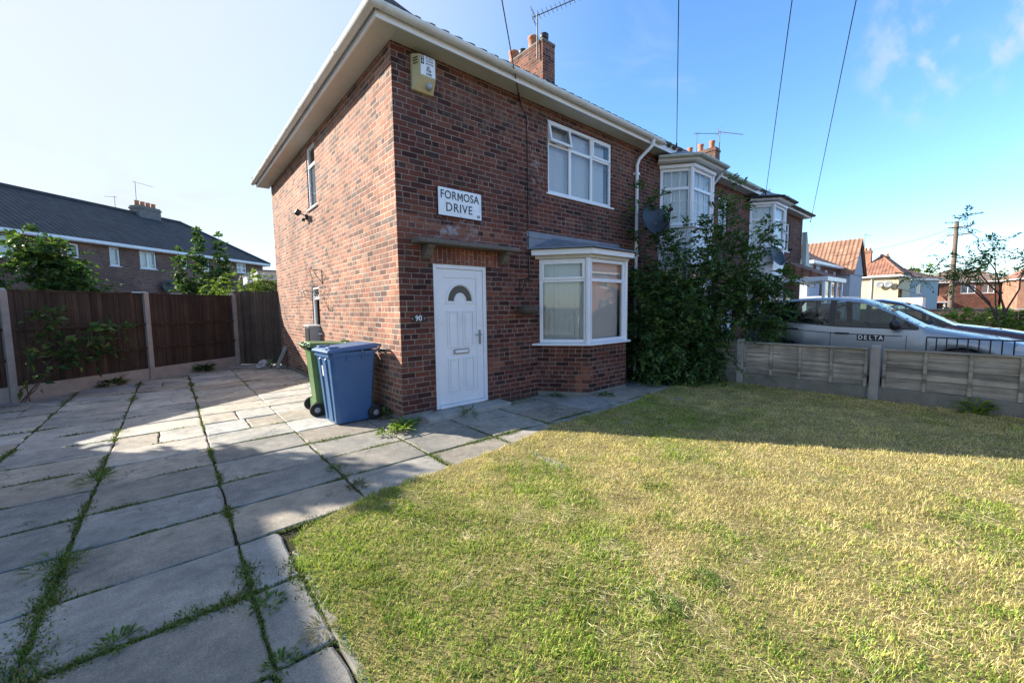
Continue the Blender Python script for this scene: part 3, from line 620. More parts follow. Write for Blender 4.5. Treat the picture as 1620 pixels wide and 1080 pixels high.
def joint_weeds():
    px, py, bush = [], [], []
    def run(x0, y0, x1, y1, dens, seed, spread=.018):
        L = math.hypot(x1-x0, y1-y0); n = int(L*dens); f = RNG.random(n)
        x = x0+(x1-x0)*f; y = y0+(y1-y0)*f
        k = vnoise(x, y, 2.2, seed)*.65+vnoise(x, y, 8, seed+1)*.35
        ok = k > .445; x, y, k = x[ok], y[ok], k[ok]
        sp = spread*(.5+np.maximum(k-.47, 0)*3.5); px.extend(x+RNG.normal(0, 1, len(x))*sp); py.extend(y+RNG.normal(0, 1, len(x))*sp); bush.extend(k)
    for i, x in enumerate(XL):
        d = {4: 1100, 3: 1200, 2: 1100, 5: 260}.get(i, 200)
        run(x, -3.6 if i < 5 else -1.75, x, 8.6 if i < 6 else -.1, d, 20+i, .024 if i in (2,3) else .017)
    for j, y in enumerate(YL):
        run(-4.6, y, -.05 if y > -.1 else 1.2, y, 620, 50+j, .013)
    run(-.33, -1.3, 4.0, -1.3, 900, 90, .02); run(.1, -.28, 4.4, -.1, 700, 95, .03); run(-.06, .1, -.06, 7.5, 900, 97, .02)
    run(-2.93, -2.6, -2.93, 1.8, 1500, 33, .03)
    run(-1.83, -2.3, -1.83, -4.4, 1600, 41, .025)
    run(-1.2, -1.3, -1.2, -.69, 1500, 47, .03); run(-1.75, -.69, -.2, -.69, 2600, 101, .028); run(-2.92, -2.53, -2.09, -2.53, 2200, 102, .022); run(-2.92, -1.92, -2.3, -1.92, 1800, 103, .02); run(-2.92, -1.3, -2.4, -1.3, 1500, 104, .018); run(-2.8, -.69, -2.3, -.69, 1500, 105, .018); run(-.33, -1.75, -.33, -.2, 900, 106, .018); run(.54, -1.6, .54, -.3, 900, 107, .018); run(1.41, -1.5, 1.41, -.1, 700, 108, .018); run(-1.2, -1.3, .9, -1.3, 1500, 109, .02)
    run(2.5, -.1, 3.06, -.82, 900, 43, .03); run(3.06, -.8, 4.2, -.8, 1000, 44, .03)
    x = np.array(px); y = np.array(py); k = np.array(bush)
    m_ = np.array([not in_lawn(a, b) for a, b in zip(x, y)]); ang = np.degrees(np.arctan2(x-CAMP.x, y-CAMP.y)); m_ &= (y > -4.6)
    x, y, k = x[m_], y[m_], k[m_]; n = len(x)
    q = RNG.random(n)[:, None]
    col = np.array([.05, .10, .018])*(1-q)+np.array([.15, .22, .04])*q
    st = RNG.random(n) < .22; col[st] = np.array([.26, .21, .10])
    L = RNG.uniform(.010, .032, n)*(.55+(k-.47)*3); wd = RNG.uniform(.004, .010, n)
    v, t, c = blades(np.stack([x, y], 1), L, wd, RNG.uniform(.3, 1.4, n), col, z0=-.012)
    o = fast_mesh('joint_moss_and_grass', v, t, c, M_GRASS); o['kind'] = 'stuff'
joint_weeds()
# ------------------------------------------------------------------ the end-terrace house
D = 7.8; HW = 5.9; ZE = 4.9
def hip_roof_tiles(mb, x0, x1, ye, ze, yr, zr, hip=True, n=.2, r=.055):
    """pantile rolls up the front slope"""
    x = x0+.12
    while x < x1:
        f = min(1, (x-x0)/(yr-ye)) if hip else 1
        if f > .06: mb.tube([(x, ye-.05, ze+.0), (x, ye+(yr-ye)*f, ze+(zr-ze)*f)], r, 6, True)
        x += n
H = thing('terraced_house', (0, 0, 0), 'red brick end house with white front door, canted bay window and white eaves', 'house', 'brick terrace houses')
wb = MB()
UPW = (2.80, 4.62, 3.51, 4.745); DOOR = (.512, 1.447, .075, 2.165)
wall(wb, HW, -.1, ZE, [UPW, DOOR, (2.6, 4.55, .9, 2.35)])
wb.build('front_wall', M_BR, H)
sb = MB(); sb.M = T(0, D, 0, -pi/2)   # local x runs from the back corner to the front corner
SW1 = (D-4.16, D-3.56, 3.585, 4.80); SW2 = (D-4.27, D-3.74, 1.07, 2.02)
wall(sb, D, -.1, ZE, [SW1, SW2], u0=.11)
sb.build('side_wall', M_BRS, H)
bk = MB(); bk.M = T(HW, D, 0, pi); wall(bk, HW, -.1, ZE, []); bk.build('back_wall', M_BRF, H)
pl_ = MB(); pl_.box(-.018, .44, -.018, -.001, -.05, .10); pl_.box(-.018, -.001, .0, D, -.05, .07); pl_.build('plinth', M_CONCD, H)
RX, RY, RZ = 3.9, 3.9, 7.75; ov = .33; ze = 5.0
rf = MB()
rf.poly([(-ov,-ov,ze),(HW,-ov,ze),(HW,RY,RZ),(RX,RY,RZ)]); rf.poly([(-ov,D+ov,ze),(-ov,-ov,ze),(RX,RY,RZ)]); rf.poly([(HW,D+ov,ze),(-ov,D+ov,ze),(RX,RY,RZ),(HW,RY,RZ)])
hip_roof_tiles(rf, -ov, HW, -ov, ze, RY, RZ)
t_ = MB(); hip_roof_tiles(t_, -ov, D/2, -ov, ze, RX, RZ)
y = -ov+.12
while y < D+ov-.1:
    f = min((y+ov), (D+ov-y))/(RY+ov); f = min(1, f)
    rf.tube([(-ov-.05, y, ze), (-ov+(RX+ov)*f, y, ze+(RZ-ze)*f)], .055, 6); y += .2
R_ = rf.build('roof', M_TBR, H)
rc = MB(); rc.tube([(-ov,-ov,ze+.05),(RX,RY,RZ+.04)], .11, 8); rc.tube([(-ov,D+ov,ze+.05),(RX,RY,RZ+.04)], .11, 8); rc.tube([(RX,RY,RZ+.04),(HW,RY,RZ+.04)], .11, 8); rc.build('ridge_tiles', M_TBR, R_)
ch = MB(); ch.box(5.62, 6.08, 2.95, 4.55, 6.4, 8.5); ch.box(5.615, 6.085, 2.945, 4.555, 8.501, 8.54)
CH = ch.build('chimney', M_BRC, R_)
cp = MB(); cp.box(5.60, 6.10, 2.93, 4.57, 8.541, 8.60); cp.build('chimney_cap', M_CONCD, R_, bevel=.02)
for i, (yy, kind) in enumerate(((3.12, 0), (3.55, 1), (3.98, 0), (4.38, 1))):
    p = MB()
    if kind: p.lathe([(.14,8.6),(.135,8.72),(.125,8.9),(.15,8.92),(.15,8.97),(.11,8.97)], (5.85, yy, 0), 14); p.build('chimney_pot', M_TERRA, R_)
    else: p.lathe([(.09,8.6),(.09,8.70),(.115,8.71),(.12,8.83),(.10,8.85),(.02,8.86)], (5.85, yy, 0), 14); p.build('chimney_pot', M_BLACK, R_)
sf_ = MB(); sf_.box(-.29, 0, -.29, D+.29, ZE, ZE+.012); sf_.box(.001, HW, -.29, 0, ZE, ZE+.012); sf_.build('soffit', M_SOF, H)
fa = MB(); fa.sweep([(.29,-.022),(.31,-.022),(.31,.16),(.29,.16),(.29,-.022)], [(0,D+.29,ZE),(0,0,ZE),(HW,0,ZE)]) ; fa.build('fascia', M_FAS, H)
def gutter(path, name, mat, root, off=.375, z=.10, r=.062, brk=1.0):
    g = MB(); pr = [(off+r*cos(a), z+r*sin(a)) for a in np.linspace(pi, 2*pi, 9)]
    pr += [(off+(r-.008)*cos(a), z+.002+(r-.008)*sin(a)) for a in np.linspace(2*pi, pi, 9)]; pr.append(pr[0])
    g.sweep(pr, path)
    for i in range(len(path)-1):
        a, b = Vector(path[i]), Vector(path[i+1]); L = (b-a).length; d = (b-a)/L; nrm_ = Vector((d.y,-d.x,0)); s = brk*.3
        while s < L:
            c = a+d*s; q = [c+nrm_*(off+(r+.006)*cos(t))+Vector((0,0,z+(r+.006)*sin(t))) for t in np.linspace(pi*.95, 2.03*pi, 9)]
            q = [c+nrm_*.31+Vector((0,0,z+.03))]+q
            g.add([tuple(p-d*.02) for p in q]+[tuple(p+d*.02) for p in q], [(j, j+1, len(q)+j+1, len(q)+j) for j in range(len(q)-1)])
            s += brk
    o = g.build(name, mat, root, smooth=False); return o
gutter([(0,D+.33,ZE),(0,0,ZE),(HW,0,ZE)], 'gutter', M_GUT, H)
dp = MB(); dp.tube([(5.52,-.375,4.95),(5.52,-.375,4.86),(5.44,-.10,4.62),(5.42,-.06,4.5),(5.42,-.06,.05)], .034, 10)
for z in (4.3, 2.6, .9): dp.box(5.37, 5.47, -.1, -.001, z, z+.04)
dp.build('downpipe', M_PVC, H)
window(H, T(UPW[0], .03, 0), UPW[1]-UPW[0], UPW[2], UPW[3], [.605, 1.215], 4.36, opener={(2,1)}, tilt={(0,1)})
window(H, T(0, D, 0, -pi/2) @ T(SW1[0], .02, 0), .6, SW1[2], SW1[3], [], 4.42, blind='net')
window(H, T(0, D, 0, -pi/2) @ T(SW2[0], .02, 0), .53, SW2[2], SW2[3], [], 1.78, blind='net')
# front door
dfr = MB(); dx0, dx1, dz0, dz1 = DOOR; fw_ = .062
dfr.box(dx0, dx0+fw_, .02, .09, dz0, dz1); dfr.box(dx1-fw_, dx1, .02, .09, dz0, dz1); dfr.box(dx0+fw_, dx1-fw_, .02, .09, dz1-fw_, dz1); dfr.box(dx0+fw_, dx1-fw_, .0, .09, dz0, dz0+.045)
dfr.build('door_frame', M_PVC, H, bevel=.006)
a0, a1, b0, b1 = dx0+fw_+.004, dx1-fw_-.004, dz0+.05, dz1-fw_-.004
dr = MB()
st = .115
dr.box(a0, a0+st, .038, .085, b0, b1); dr.box(a1-st, a1, .038, .085, b0, b1); dr.box(a0+st, a1-st, .038, .085, b1-.12, b1); dr.box(a0+st, a1-st, .038, .085, b0, b0+.15)
dr.box(a0+st, a1-st, .052, .085, b0+.15, b1-.12)
cx_ = (a0+a1)/2; pw = .20
def moulded(x0, x1, z0, z1):
    e = .022
    for (q0, q1, r0, r1) in ((x0,x1,z0,z0+e),(x0,x1,z1-e,z1),(x0,x0+e,z0+e,z1-e),(x1-e,x1,z0+e,z1-e)): dr.box(q0, q1, .032, .053, r0, r1)
    dr.box(x0+e+.02, x1-e-.02, .040, .053, z0+e+.02, z1-e-.02)
for sx in (-1, 1):
    c = cx_+sx*.135; moulded(c-pw/2, c+pw/2, .96, 1.50) ; moulded(c-pw/2, c+pw/2, .30, .80)
# fanlight surround, a half ring
def arc(rx, rz, n=18, a0_=0, a1_=pi): return [(cx_+rx*cos(t), 1.64+rz*sin(t)) for t in np.linspace(a0_, a1_, n)]
for (ri, ro, y0, y1) in ((.215, .245, .036, .053), (.085, .105, .037, .053)):
    A, B = arc(ri, ri*1.12), arc(ro, ro*1.12)
    for i in range(len(A)-1):
        dr.add([(A[i][0],y0,A[i][1]),(B[i][0],y0,B[i][1]),(B[i+1][0],y0,B[i+1][1]),(A[i+1][0],y0,A[i+1][1]),(B[i][0],y1,B[i][1]),(B[i+1][0],y1,B[i+1][1]),(A[i][0],y1,A[i][1]),(A[i+1][0],y1,A[i+1][1])],
               [(0,1,2,3),(1,4,5,2),(6,0,3,7)])
dr.box(cx_-.26, cx_-.10, .036, .053, 1.60, 1.625); dr.box(cx_+.10, cx_+.26, .036, .053, 1.60, 1.625)
dr.box(cx_-.012, cx_+.012, .046, .053, 1.955, 1.99)
DR = dr.build('front_door', M_PVC, H, bevel=.004)
fl = MB(); A, B = arc(.11, .11*1.12), arc(.205, .205*1.12)
for i in range(len(A)-1): fl.quad((A[i][0],.049,A[i][1]),(A[i+1][0],.049,A[i+1][1]),(B[i+1][0],.049,B[i+1][1]),(B[i][0],.049,B[i][1]))
M_FAN = plain('obscured_fanlight', (.07, .085, .075), .12, .25, 30, bmp=.3)
fl.build('fanlight', M_FAN, DR)
lb = MB(); lb.box(cx_-.135, cx_+.135, .030, .042, .855, .93); lb.build('letterbox', M_METAL, DR, bevel=.004)
lf = MB(); lf.box(cx_-.115, cx_+.115, .024, .0305, .872, .913); lf.build('letterbox_flap', M_WHITE, DR, bevel=.003)
dh = MB(); dh.box(a1-.085, a1-.05, .022, .038, .98, 1.2); dh.tube([(a1-.068,.022,1.13),(a1-.068,-.02,1.13),(a1-.08,-.028,1.13),(a1-.19,-.028,1.13)], .009, 8); dh.build('door_handle', M_METAL, DR, bevel=.003)
# step, canopy, brackets, soldier course
stp = MB(); stp.box(.22, 1.66, -.30, .05, -.05, .068); stp.build('door_step', M_CONC, H, bevel=.015)
cn = MB(); cn.prism([(.19,-.0,2.405),(.19,-.26,2.40),(.19,-.26,2.445),(.19,-.23,2.465),(.19,.0,2.49)], (1.72,0,0)); cn.build('door_canopy', M_CANOPY, H, bevel=.008)
for x in (.345, 1.69):
    b = MB(); b.prism([(x,-.001,2.402),(x,-.20,2.402),(x,-.20,2.36),(x,-.15,2.33),(x,-.11,2.26),(x,-.05,2.215),(x,-.001,2.20)], (.11,0,0)); b.build('canopy_bracket', M_CANOPY, H, bevel=.008)
so_ = MB(); so_.box(.47, 1.68, -.006, .05, 2.17, 2.397); so_.build('soldier_course', M_SOL, H)
# bay window: low brick wall, three lights, lead roof
BX = [(2.52, 0), (3.06, -.70), (4.13, -.70), (4.67, 0)]
bw = MB(); u = 0
for i in range(3):
    a, b = Vector((*BX[i],0)), Vector((*BX[i+1],0)); L = (b-a).length
    bw.quad((a.x,a.y,-.1),(b.x,b.y,-.1),(b.x,b.y,.875),(a.x,a.y,.875), [(u,-.1),(u+L,-.1),(u+L,.875),(u,.875)]); u += L
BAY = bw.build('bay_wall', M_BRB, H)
pf = MB(); pf.sweep([(.012,-.05),(.012,.06),(0,.07)], [(*p,0) for p in BX]); pf.build('bay_plinth', M_CONCD, BAY)
for i in range(3):
    a, b = Vector((*BX[i],0)), Vector((*BX[i+1],0)); L = (b-a).length; ang = atan2(b.y-a.y, b.x-a.x); ins = .035
    window(H, T(a.x, a.y, 0, ang) @ T(ins, .02, 0), L-2*ins, .915, 2.345, [], 1.985, opener={(0,1)} if i == 0 else (), sill=False, fr=.062, name='bay_window', inner=False)
for (x, y) in BX[1:3]: bp = MB(); bp.lathe([(.05,.9),(.05,2.36)], (x, y+.035, 0), 8, smooth=False); bp.build('bay_post', M_PVC, H)
bs = MB(); bs.sweep([(-.06,.878),(.075,.878),(.08,.895),(.07,.91),(-.06,.914),(-.06,.878)], [(2.44,.06,0)]+[(*p,0) for p in BX[1:3]]+[(4.75,.06,0)]); bs.build('bay_sill', M_PVC, H)
bh = MB(); bh.sweep([(-.08,2.347),(.03,2.347),(.03,2.40),(-.08,2.40)], [(2.50,.02,0)]+[(*p,0) for p in BX[1:3]]+[(4.69,.02,0)]); bh.build('bay_head', M_SOF, H)
bf = MB(); bf.sweep([(-.2,2.402),(.12,2.402),(.12,2.49),(.10,2.492),(-.2,2.492)], [(2.46,.05,0)]+[(*p,0) for p in BX[1:3]]+[(4.73,.05,0)]); bf.build('bay_fascia', M_PVC, H)
br = MB(); e = .16
E0, E1, E2, E3 = (2.30,0,2.50), (2.98,-.86,2.495), (4.21,-.86,2.495), (4.89,0,2.50); W0, W1 = (2.30,-.001,2.74), (4.86,-.001,2.74)
br.poly([E0, E1, (2.9,-.001,2.74), W0]); br.poly([E1, E2, (4.3,-.001,2.74), (2.9,-.001,2.74)]); br.poly([E2, E3, W1, (4.3,-.001,2.74)])
br.sweep([(.02,2.495),(.025,2.50),(.02,2.515),(-.05,2.52)], [E0[:2]+(0,), E1[:2]+(0,), E2[:2]+(0,), E3[:2]+(0,)])
br.box(2.28, 4.88, -.012, -.002, 2.70, 2.80)
br.build('bay_roof', M_LEAD, H)
# ------------------------------------------------------------------ things fixed to the house
s_ = thing('street_sign', (.98, 0, 3.03), 'white enamel street nameplate with black capitals above the door canopy', 'sign')
b = MB(); b.box(.603, 1.354, -.022, -.002, 2.832, 3.229); b.build('sign_backing', M_SIGNBK, s_, bevel=.003)
b = MB(); b.box(.612, 1.345, -.026, -.0225, 2.841, 3.220); b.build('sign_plate', M_WHITE, s_)
text('FOR', .160, M_SIGNBK, s_, T(.912, -.0285, 3.122), bold=.0012, sx=.86, spacing=1.06, align='RIGHT'); text('OSA', .160, M_SIGNBK, s_, T(1.025, -.0285, 3.122), bold=.0012, sx=.86, spacing=1.06, align='LEFT')
b = MB(); q = .046; zl, zh, tk = 3.067, 3.178, .018
for pts in ([(-q,zl),(-q+tk,zl),(-q+tk,zh),(-q,zh)], [(q-tk,zl),(q,zl),(q,zh),(q-tk,zh)], [(-q+tk,zh),(-q+tk,zh-.03),(0,zl+.02),(0,zl+.052)], [(0,zl+.02),(q-tk,zh-.03),(q-tk,zh),(0,zl+.052)]): b.prism([(.971+x*.95, -.0265, z) for x, z in pts], (0,-.004,0))
b.build('lettering', M_SIGNBK, s_)
text('DRIVE', .172, M_SIGNBK, s_, T(.955, -.0285, 2.955), bold=.0009, sx=.90, spacing=1.12)
text('10', .06, M_SIGNBK, s_, T(1.285, -.0285, 2.885), bold=.001, sx=.9)
for (x, z) in ((.98, 3.209), (.98, 2.853), (1.33, 3.209)): b = MB(); b.lathe([(.006,-.0285),(.003,-.0295)], (x, 0, z), 8, 'y'); b.build('screw', M_RUST, s_)
n_ = thing('house_number', (.26, 0, 1.4), 'black house number plate reading 90 left of the door', 'number plate')
b = MB(); z0, z1, x0, x1 = 1.35, 1.455, .155, .37; c = .022
b.prism([(x0+c,-.002,z0),(x1-c,-.002,z0),(x1-c,-.002,z0+.012),(x1,-.002,z0+.012+c*.6),(x1,-.002,z1-.012-c*.6),(x1-c,-.002,z1-.012),(x1-c,-.002,z1),(x0+c,-.002,z1),(x0+c,-.002,z1-.012),(x0,-.002,z1-.012-c*.6),(x0,-.002,z0+.012+c*.6),(x0+c,-.002,z0+.012)], (0,-.012,0)); b.build('plate', M_SIGNBK, n_)
text('90', .105, M_WHITE, n_, T(.2625, -.0155, 1.402), bold=.001, sx=.95)
for x in (.172, .353): b = MB(); b.lathe([(.007,-.015),(.003,-.018)], (x, 0, 1.402), 8, 'y'); b.build('screw', M_WHITE, n_)
al = thing('alarm_box', (.43, 0, 4.6), 'cream burglar alarm bell box high on the corner under the eaves', 'alarm box')
b = MB()
P = [(.265,4.38,0),(.57,4.38,0),(.57,4.82,0),(.265,4.82,0)]; Q = [(.335,4.53,-.14),(.555,4.53,-.14),(.555,4.795,-.14),(.335,4.795,-.14)]
vv = [(x, -.001, z) for x, z, _ in P]+[(x, -.04, z) for x, z, _ in P]+[(x, y, z) for x, z, y in Q]
b.add(vv, [(0,1,5,4),(1,2,6,5),(2,3,7,6),(3,0,4,7),(4,5,9,8),(5,6,10,9),(6,7,11,10),(7,4,8,11),(8,9,10,11)]); b.build('case', M_CREAM, al, bevel=.006)
b = MB(); b.box(.342, .549, -.144, -.1405, 4.55, 4.79); b.build('label_panel', M_WHITE, al)
b = MB(); b.box(.345, .387, -.1455, -.144, 4.68, 4.786); b.build('label_block', M_SIGNBK, al)
for i, (tt, zz_) in enumerate((('SECURITY', 4.768), ('SYSTEMS', 4.735), ('SERVICES', 4.70))): text(tt, .033, M_SIGNBK, al, T(.468, -.1455, zz_), sx=.82, depth=.0008)
text('S', .045, M_WHITE, al, T(.366, -.1462, 4.762), depth=.0008, bold=.001); text('S', .045, M_WHITE, al, T(.366, -.1462, 4.712), depth=.0008, bold=.001)
for tt, zz_, s2 in (('051', 4.655, .034), ('928', 4.617, .047), ('1040', 4.573, .043)): text(tt, s2, M_SIGNBK, al, T(.452, -.1455, zz_), depth=.0008, bold=.001)
b = MB(); b.lathe([(.048*sin(q), -.048*cos(q)) for q in np.linspace(.01, 3.13, 11)], (.48, -.088, 4.455), 16); b.build('strobe_lens', plain('strobe_lens', (.35,.38,.4), .15, .05), al)
b = MB()
for i in range(3):
    z = 4.755-i*.033; b.add([(.2765,-.058,z),(.3165,-.115,z+.012),(.3165,-.117,z+.0),(.2765,-.060,z-.012)], [(0,1,2,3)])
b.v = [(p[0]-.006, p[1]-.004, p[2]) for p in b.v]; b.build('vent_slot', M_SIGNBK, al)
cbx = thing('wall_cable', (2.3, 0, 2.5), 'black cable run down the brickwork between door and bay', 'cable')
b = MB(); b.tube([(2.14,-.012,4.87),(2.20,-.012,4.72),(2.30,-.012,4.62),(2.315,-.012,3.6),(2.31,-.012,2.8),(2.32,-.012,1.95)], .0075, 6); b.build('cable_run', M_WIRE, cbx)
for z in (4.2,3.7,3.2,2.7,2.2): b = MB(); b.box(2.295, 2.335, -.026, -.001, z, z+.012); b.build('clip', M_BLACK, cbx)
def basket(loc, M4, label, brlen, dead=True, drop=.45):
    h = thing('hanging_basket', loc, label, 'hanging basket', 'wire hanging baskets on the house walls')
    g = MB(); g.M = M4
    g.tube([(0,-.006,.0),(0,-.006,-.28)], .008, 6); g.tube([(0,-.006,-.02),(0,-brlen,.0),(0,-brlen-.02,-.02)], .007, 6); g.tube([(0,-.006,-.26),(0,-brlen*.55,-.10),(0,-brlen*.7,-.005)], .006, 6)
    g.build('bracket', M_BLACK, h)
    c = MB(); c.M = M4 @ Matrix.Translation((0,-brlen,-drop))
    for k in range(3):
        t = 2*pi*k/3+.4; c.tube([(0,0,drop-.02),(.17*cos(t),.17*sin(t),0)], .003, 4)
    c.build('chain', M_RUST, h)
    wv = MB(); wv.M = c.M
    for zf in (0, .35, .65, .9):
        a = zf*pi/2; r = .18*cos(a); z = -.15*sin(a)
        wv.tube([(r*cos(t), r*sin(t), z) for t in np.linspace(0, 2*pi, 20)], .0035 if zf else .006, 4, False)
    for k in range(12):
        t = 2*pi*k/12; wv.tube([(.18*cos(a)*cos(t), .18*cos(a)*sin(t), -.15*sin(a)) for a in np.linspace(0, pi/2, 7)], .003, 4, False)
    wv.build('wire_bowl', M_METAL if not dead else M_RUST, h)
    if dead:
        d_ = MB(); d_.M = c.M; d_.lathe([(.0,-.13),(.08,-.125),(.14,-.085),(.165,-.03),(.155,.0),(.08,.015),(0,.01)], n=16); d_.build('liner', plain('basket_liner', (.10,.085,.07), .95, .35, 25, bmp=.6), h)
    return h
basket((2.12,-.2,1.9), T(2.12, 0, 2.0), 'wire hanging basket with dried liner beside the bay window', .2)
basket((-.2,3.5,1.9), T(0, 3.45, 2.32, -pi/2), 'empty wire basket hanging by the narrow lower side window', .22, dead=False, drop=.42)
sl_ = thing('security_light', (-.06, 4.28, 3.5), 'small black floodlight with sensor below the upper side window', 'security light')
b = MB(); b.box(-.05, -.001, 4.26, 4.34, 3.42, 3.52); b.tube([(-.04,4.30,3.5),(-.14,4.30,3.53)], .012, 6); b.build('mount', M_BLACK, sl_, bevel=.004)
b = MB(); b.M = Matrix.Translation((-.17,4.30,3.54)) @ Matrix.Rotation(.5, 4, 'Y'); b.box(-.06, .04, -.07, .07, -.05, .05); b.build('lamp_head', M_BLACK, sl_, bevel=.012)
b = MB(); b.lathe([(.03,3.38),(.034,3.41),(.03,3.44)], (-.08,4.30,0), 10); b.build('sensor', M_BLACK, sl_)
mb_ = thing('meter_box', (-.13, 3.95, .9), 'tall grey meter box with dark door on side wall behind the bins', 'meter box')
b = MB(); b.box(-.20, -.001, 3.78, 4.12, .62, 1.20); b.build('case', M_HUB, mb_, bevel=.008)
b = MB(); b.box(-.215, -.2005, 3.80, 4.10, .64, 1.18); b.build('door', M_BLACK, mb_, bevel=.004)
b = MB(); b.box(-.225, -.0012, 3.765, 4.135, 1.2005, 1.235); b.build('lid', M_WHITE, mb_, bevel=.006)
def aerial(loc, hgt, ang, label, n=9, boom=1.1, sc=1, back=True, tilt=.12):
    a = thing('tv_aerial', loc, label, 'aerial', 'television aerials')
    m_ = MB(); m_.M = Matrix.Translation(loc); m_.tube([(0,0,0),(.02,0,hgt)], .018*sc, 6); m_.build('mast', M_AER, a)
    g = MB(); g.M = Matrix.Translation(Vector(loc)+Vector((.02,0,hgt-.05))) @ Matrix.Rotation(ang, 4, 'Z') @ Matrix.Rotation(-tilt, 4, 'Y')
    g.tube([(-.12,0,0),(boom,0,0)], .012*sc, 6)
    for i in range(n):
        x = .05+(boom-.07)*i/(n-1); l = .16-.05*i/n; g.tube([(x,-l,0),(x,l,0)], .006*sc, 5); 
    if back:
        for z in (-.1, -.05, .05, .1): g.tube([(-.1,-.2,z*1.5),(-.1,.2,z*1.5)], .006*sc, 5)
        g.tube([(-.1,0,-.16),(-.1,0,.16)], .008*sc, 5)
    g.build('boom', M_AER, a); return a
aerial((5.56, 3.1, 8.1), 1.15, radians(-62), 'yagi aerial on a mast strapped to the near chimney', 11, 1.25)
# ------------------------------------------------------------------ wheelie bins
def bin_(loc, rz, mat, label, mark=True):
    """240-litre bin: local +X is the hinge side with handle and wheels"""
    h = thing('wheelie_bin', loc, label, 'bin', 'wheelie bins'); h.rotation_euler.z = 0
    M4 = Matrix.Translation(loc) @ Matrix.Rotation(rz, 4, 'Z')
    b = MB(); b.M = M4
    def ring(z, x0, x1, hw, c=.04): return [(x0+c,-hw,z),(x1-c,-hw,z),(x1,-hw+c,z),(x1,hw-c,z),(x1-c,hw,z),(x0+c,hw,z),(x0,hw-c,z),(x0,-hw+c,z)]
    rs = [ring(.02,-.27,.225,.225), ring(.30,-.29,.24,.238), ring(.60,-.312,.262,.254), ring(.90,-.335,.285,.27), ring(.93,-.345,.29,.278), ring(.975,-.345,.29,.278)]
    vs = [p for r in rs for p in r]; fs = [(i*8+j, i*8+(j+1)%8, (i+1)*8+(j+1)%8, (i+1)*8+j) for i in range(len(rs)-1) for j in range(8)]
    b.add(vs, fs+[tuple(range(8))[::-1]])
    # vertical ribs of the front face and the comb rim
    for y in (-.10, .10): b.add([(-.27,y-.02,.05),(-.27,y+.02,.05),(-.338,y+.02,.9),(-.338,y-.02,.9),(-.286,y-.014,.05),(-.286,y+.014,.05),(-.352,y+.014,.88),(-.352,y-.014,.88)], [(4,7,6,5),(0,4,5,1),(1,5,6,2),(2,6,7,3),(3,7,4,0)])
    for y in (-.279, .279):
        for x in (-.12, .08): b.box(x-.012, x+.012, min(y, y*1.03), max(y, y*1.03), .86, .93)
    b.box(-.36, -.345, -.26, .26, .915, .965)
    # axle housing
    b.box(.10, .26, -.19, .19, .06, .2)
    body = b.build('body', mat, h, bevel=.012)
    l = MB(); l.M = M4
    def lr(z, g, dz=0): return [(-.365-g*.0,-.292+g,z),(.27,-.292+g,z+.035+dz),(.27,.292-g,z+.035+dz),(-.365+g*0,.292-g,z)]
    A = [(-.385,-.295,.972),(.30,-.295,1.0),(.30,.295,1.0),(-.385,.295,.972)]
    B = [(-.385,-.295,1.0),(.30,-.295,1.035),(.30,.295,1.035),(-.385,.295,1.0)]
    C = [(-.33,-.25,1.03),(.29,-.25,1.068),(.29,.25,1.068),(-.33,.25,1.03)]
    l.add(A+B+C, [(3,2,1,0)]+[(k*4+j, k*4+(j+1)%4, (k+1)*4+(j+1)%4, (k+1)*4+j) for k in range(2) for j in range(4)]+[(8,9,10,11)])
    l.box(-.37, -.29, -.20, .20, 1.005, 1.028)
    for y in (-.17, .17): l.box(-.34, -.20, y-.05, y+.05, 1.03, 1.052)
    L_ = l.build('lid', mat, h, bevel=.01)
    hd = MB(); hd.M = M4; hd.tube([(.36,-.25,1.035),(.36,.25,1.035)], .016, 10)
    for y in (-.25, 0, .25): hd.tube([(.26,y,.94),(.33,y,.985),(.36,y,1.035),(.285,y,1.05)], .015, 8)
    hd.build('handle', mat, h)
    ax = MB(); ax.M = M4; ax.tube([(.24,-.25,.10),(.24,.25,.10)], .012, 8); ax.build('axle', M_METAL, h)
    for y, s in ((-.262, -1), (.262, 1)):
        w_ = MB(); w_.M = M4 @ Matrix.Translation((.24, y, .10)); w_.lathe([(.055,-.025),(.09,-.025),(.10,-.015),(.10,.015),(.09,.025),(.055,.025)], n=24, axis='y'); W = w_.build('wheel', M_TYRE, h)
        r = MB(); r.M = w_.M; r.lathe([(.056,-.02),(.05,-.022),(.02,-.03),(.0,-.03)] if s < 0 else [(.0,.03),(.02,.03),(.05,.022),(.056,.02)], n=20, axis='y'); r.build('hub', M_HUB, W)
    if mark:
        m_ = MB(); m_.M = M4; m_.add([(-.344,-.03,.66),(-.344,.01,.66),(-.356,.01,.80),(-.356,-.03,.80)], [(0,1,2,3)]); m_.v = [tuple(Vector(p)) for p in m_.v]
        m_.build('number_sticker', M_WHITE, h)
    return h
bin_((-.47, .69, 0), radians(4), M_BIN_B, 'blue wheelie bin with grey-hubbed wheels against the sunlit side wall')
bin_((-.53, 1.38, 0), radians(180-5), M_BIN_G, 'green wheelie bin half hidden behind the blue bin', mark=False)
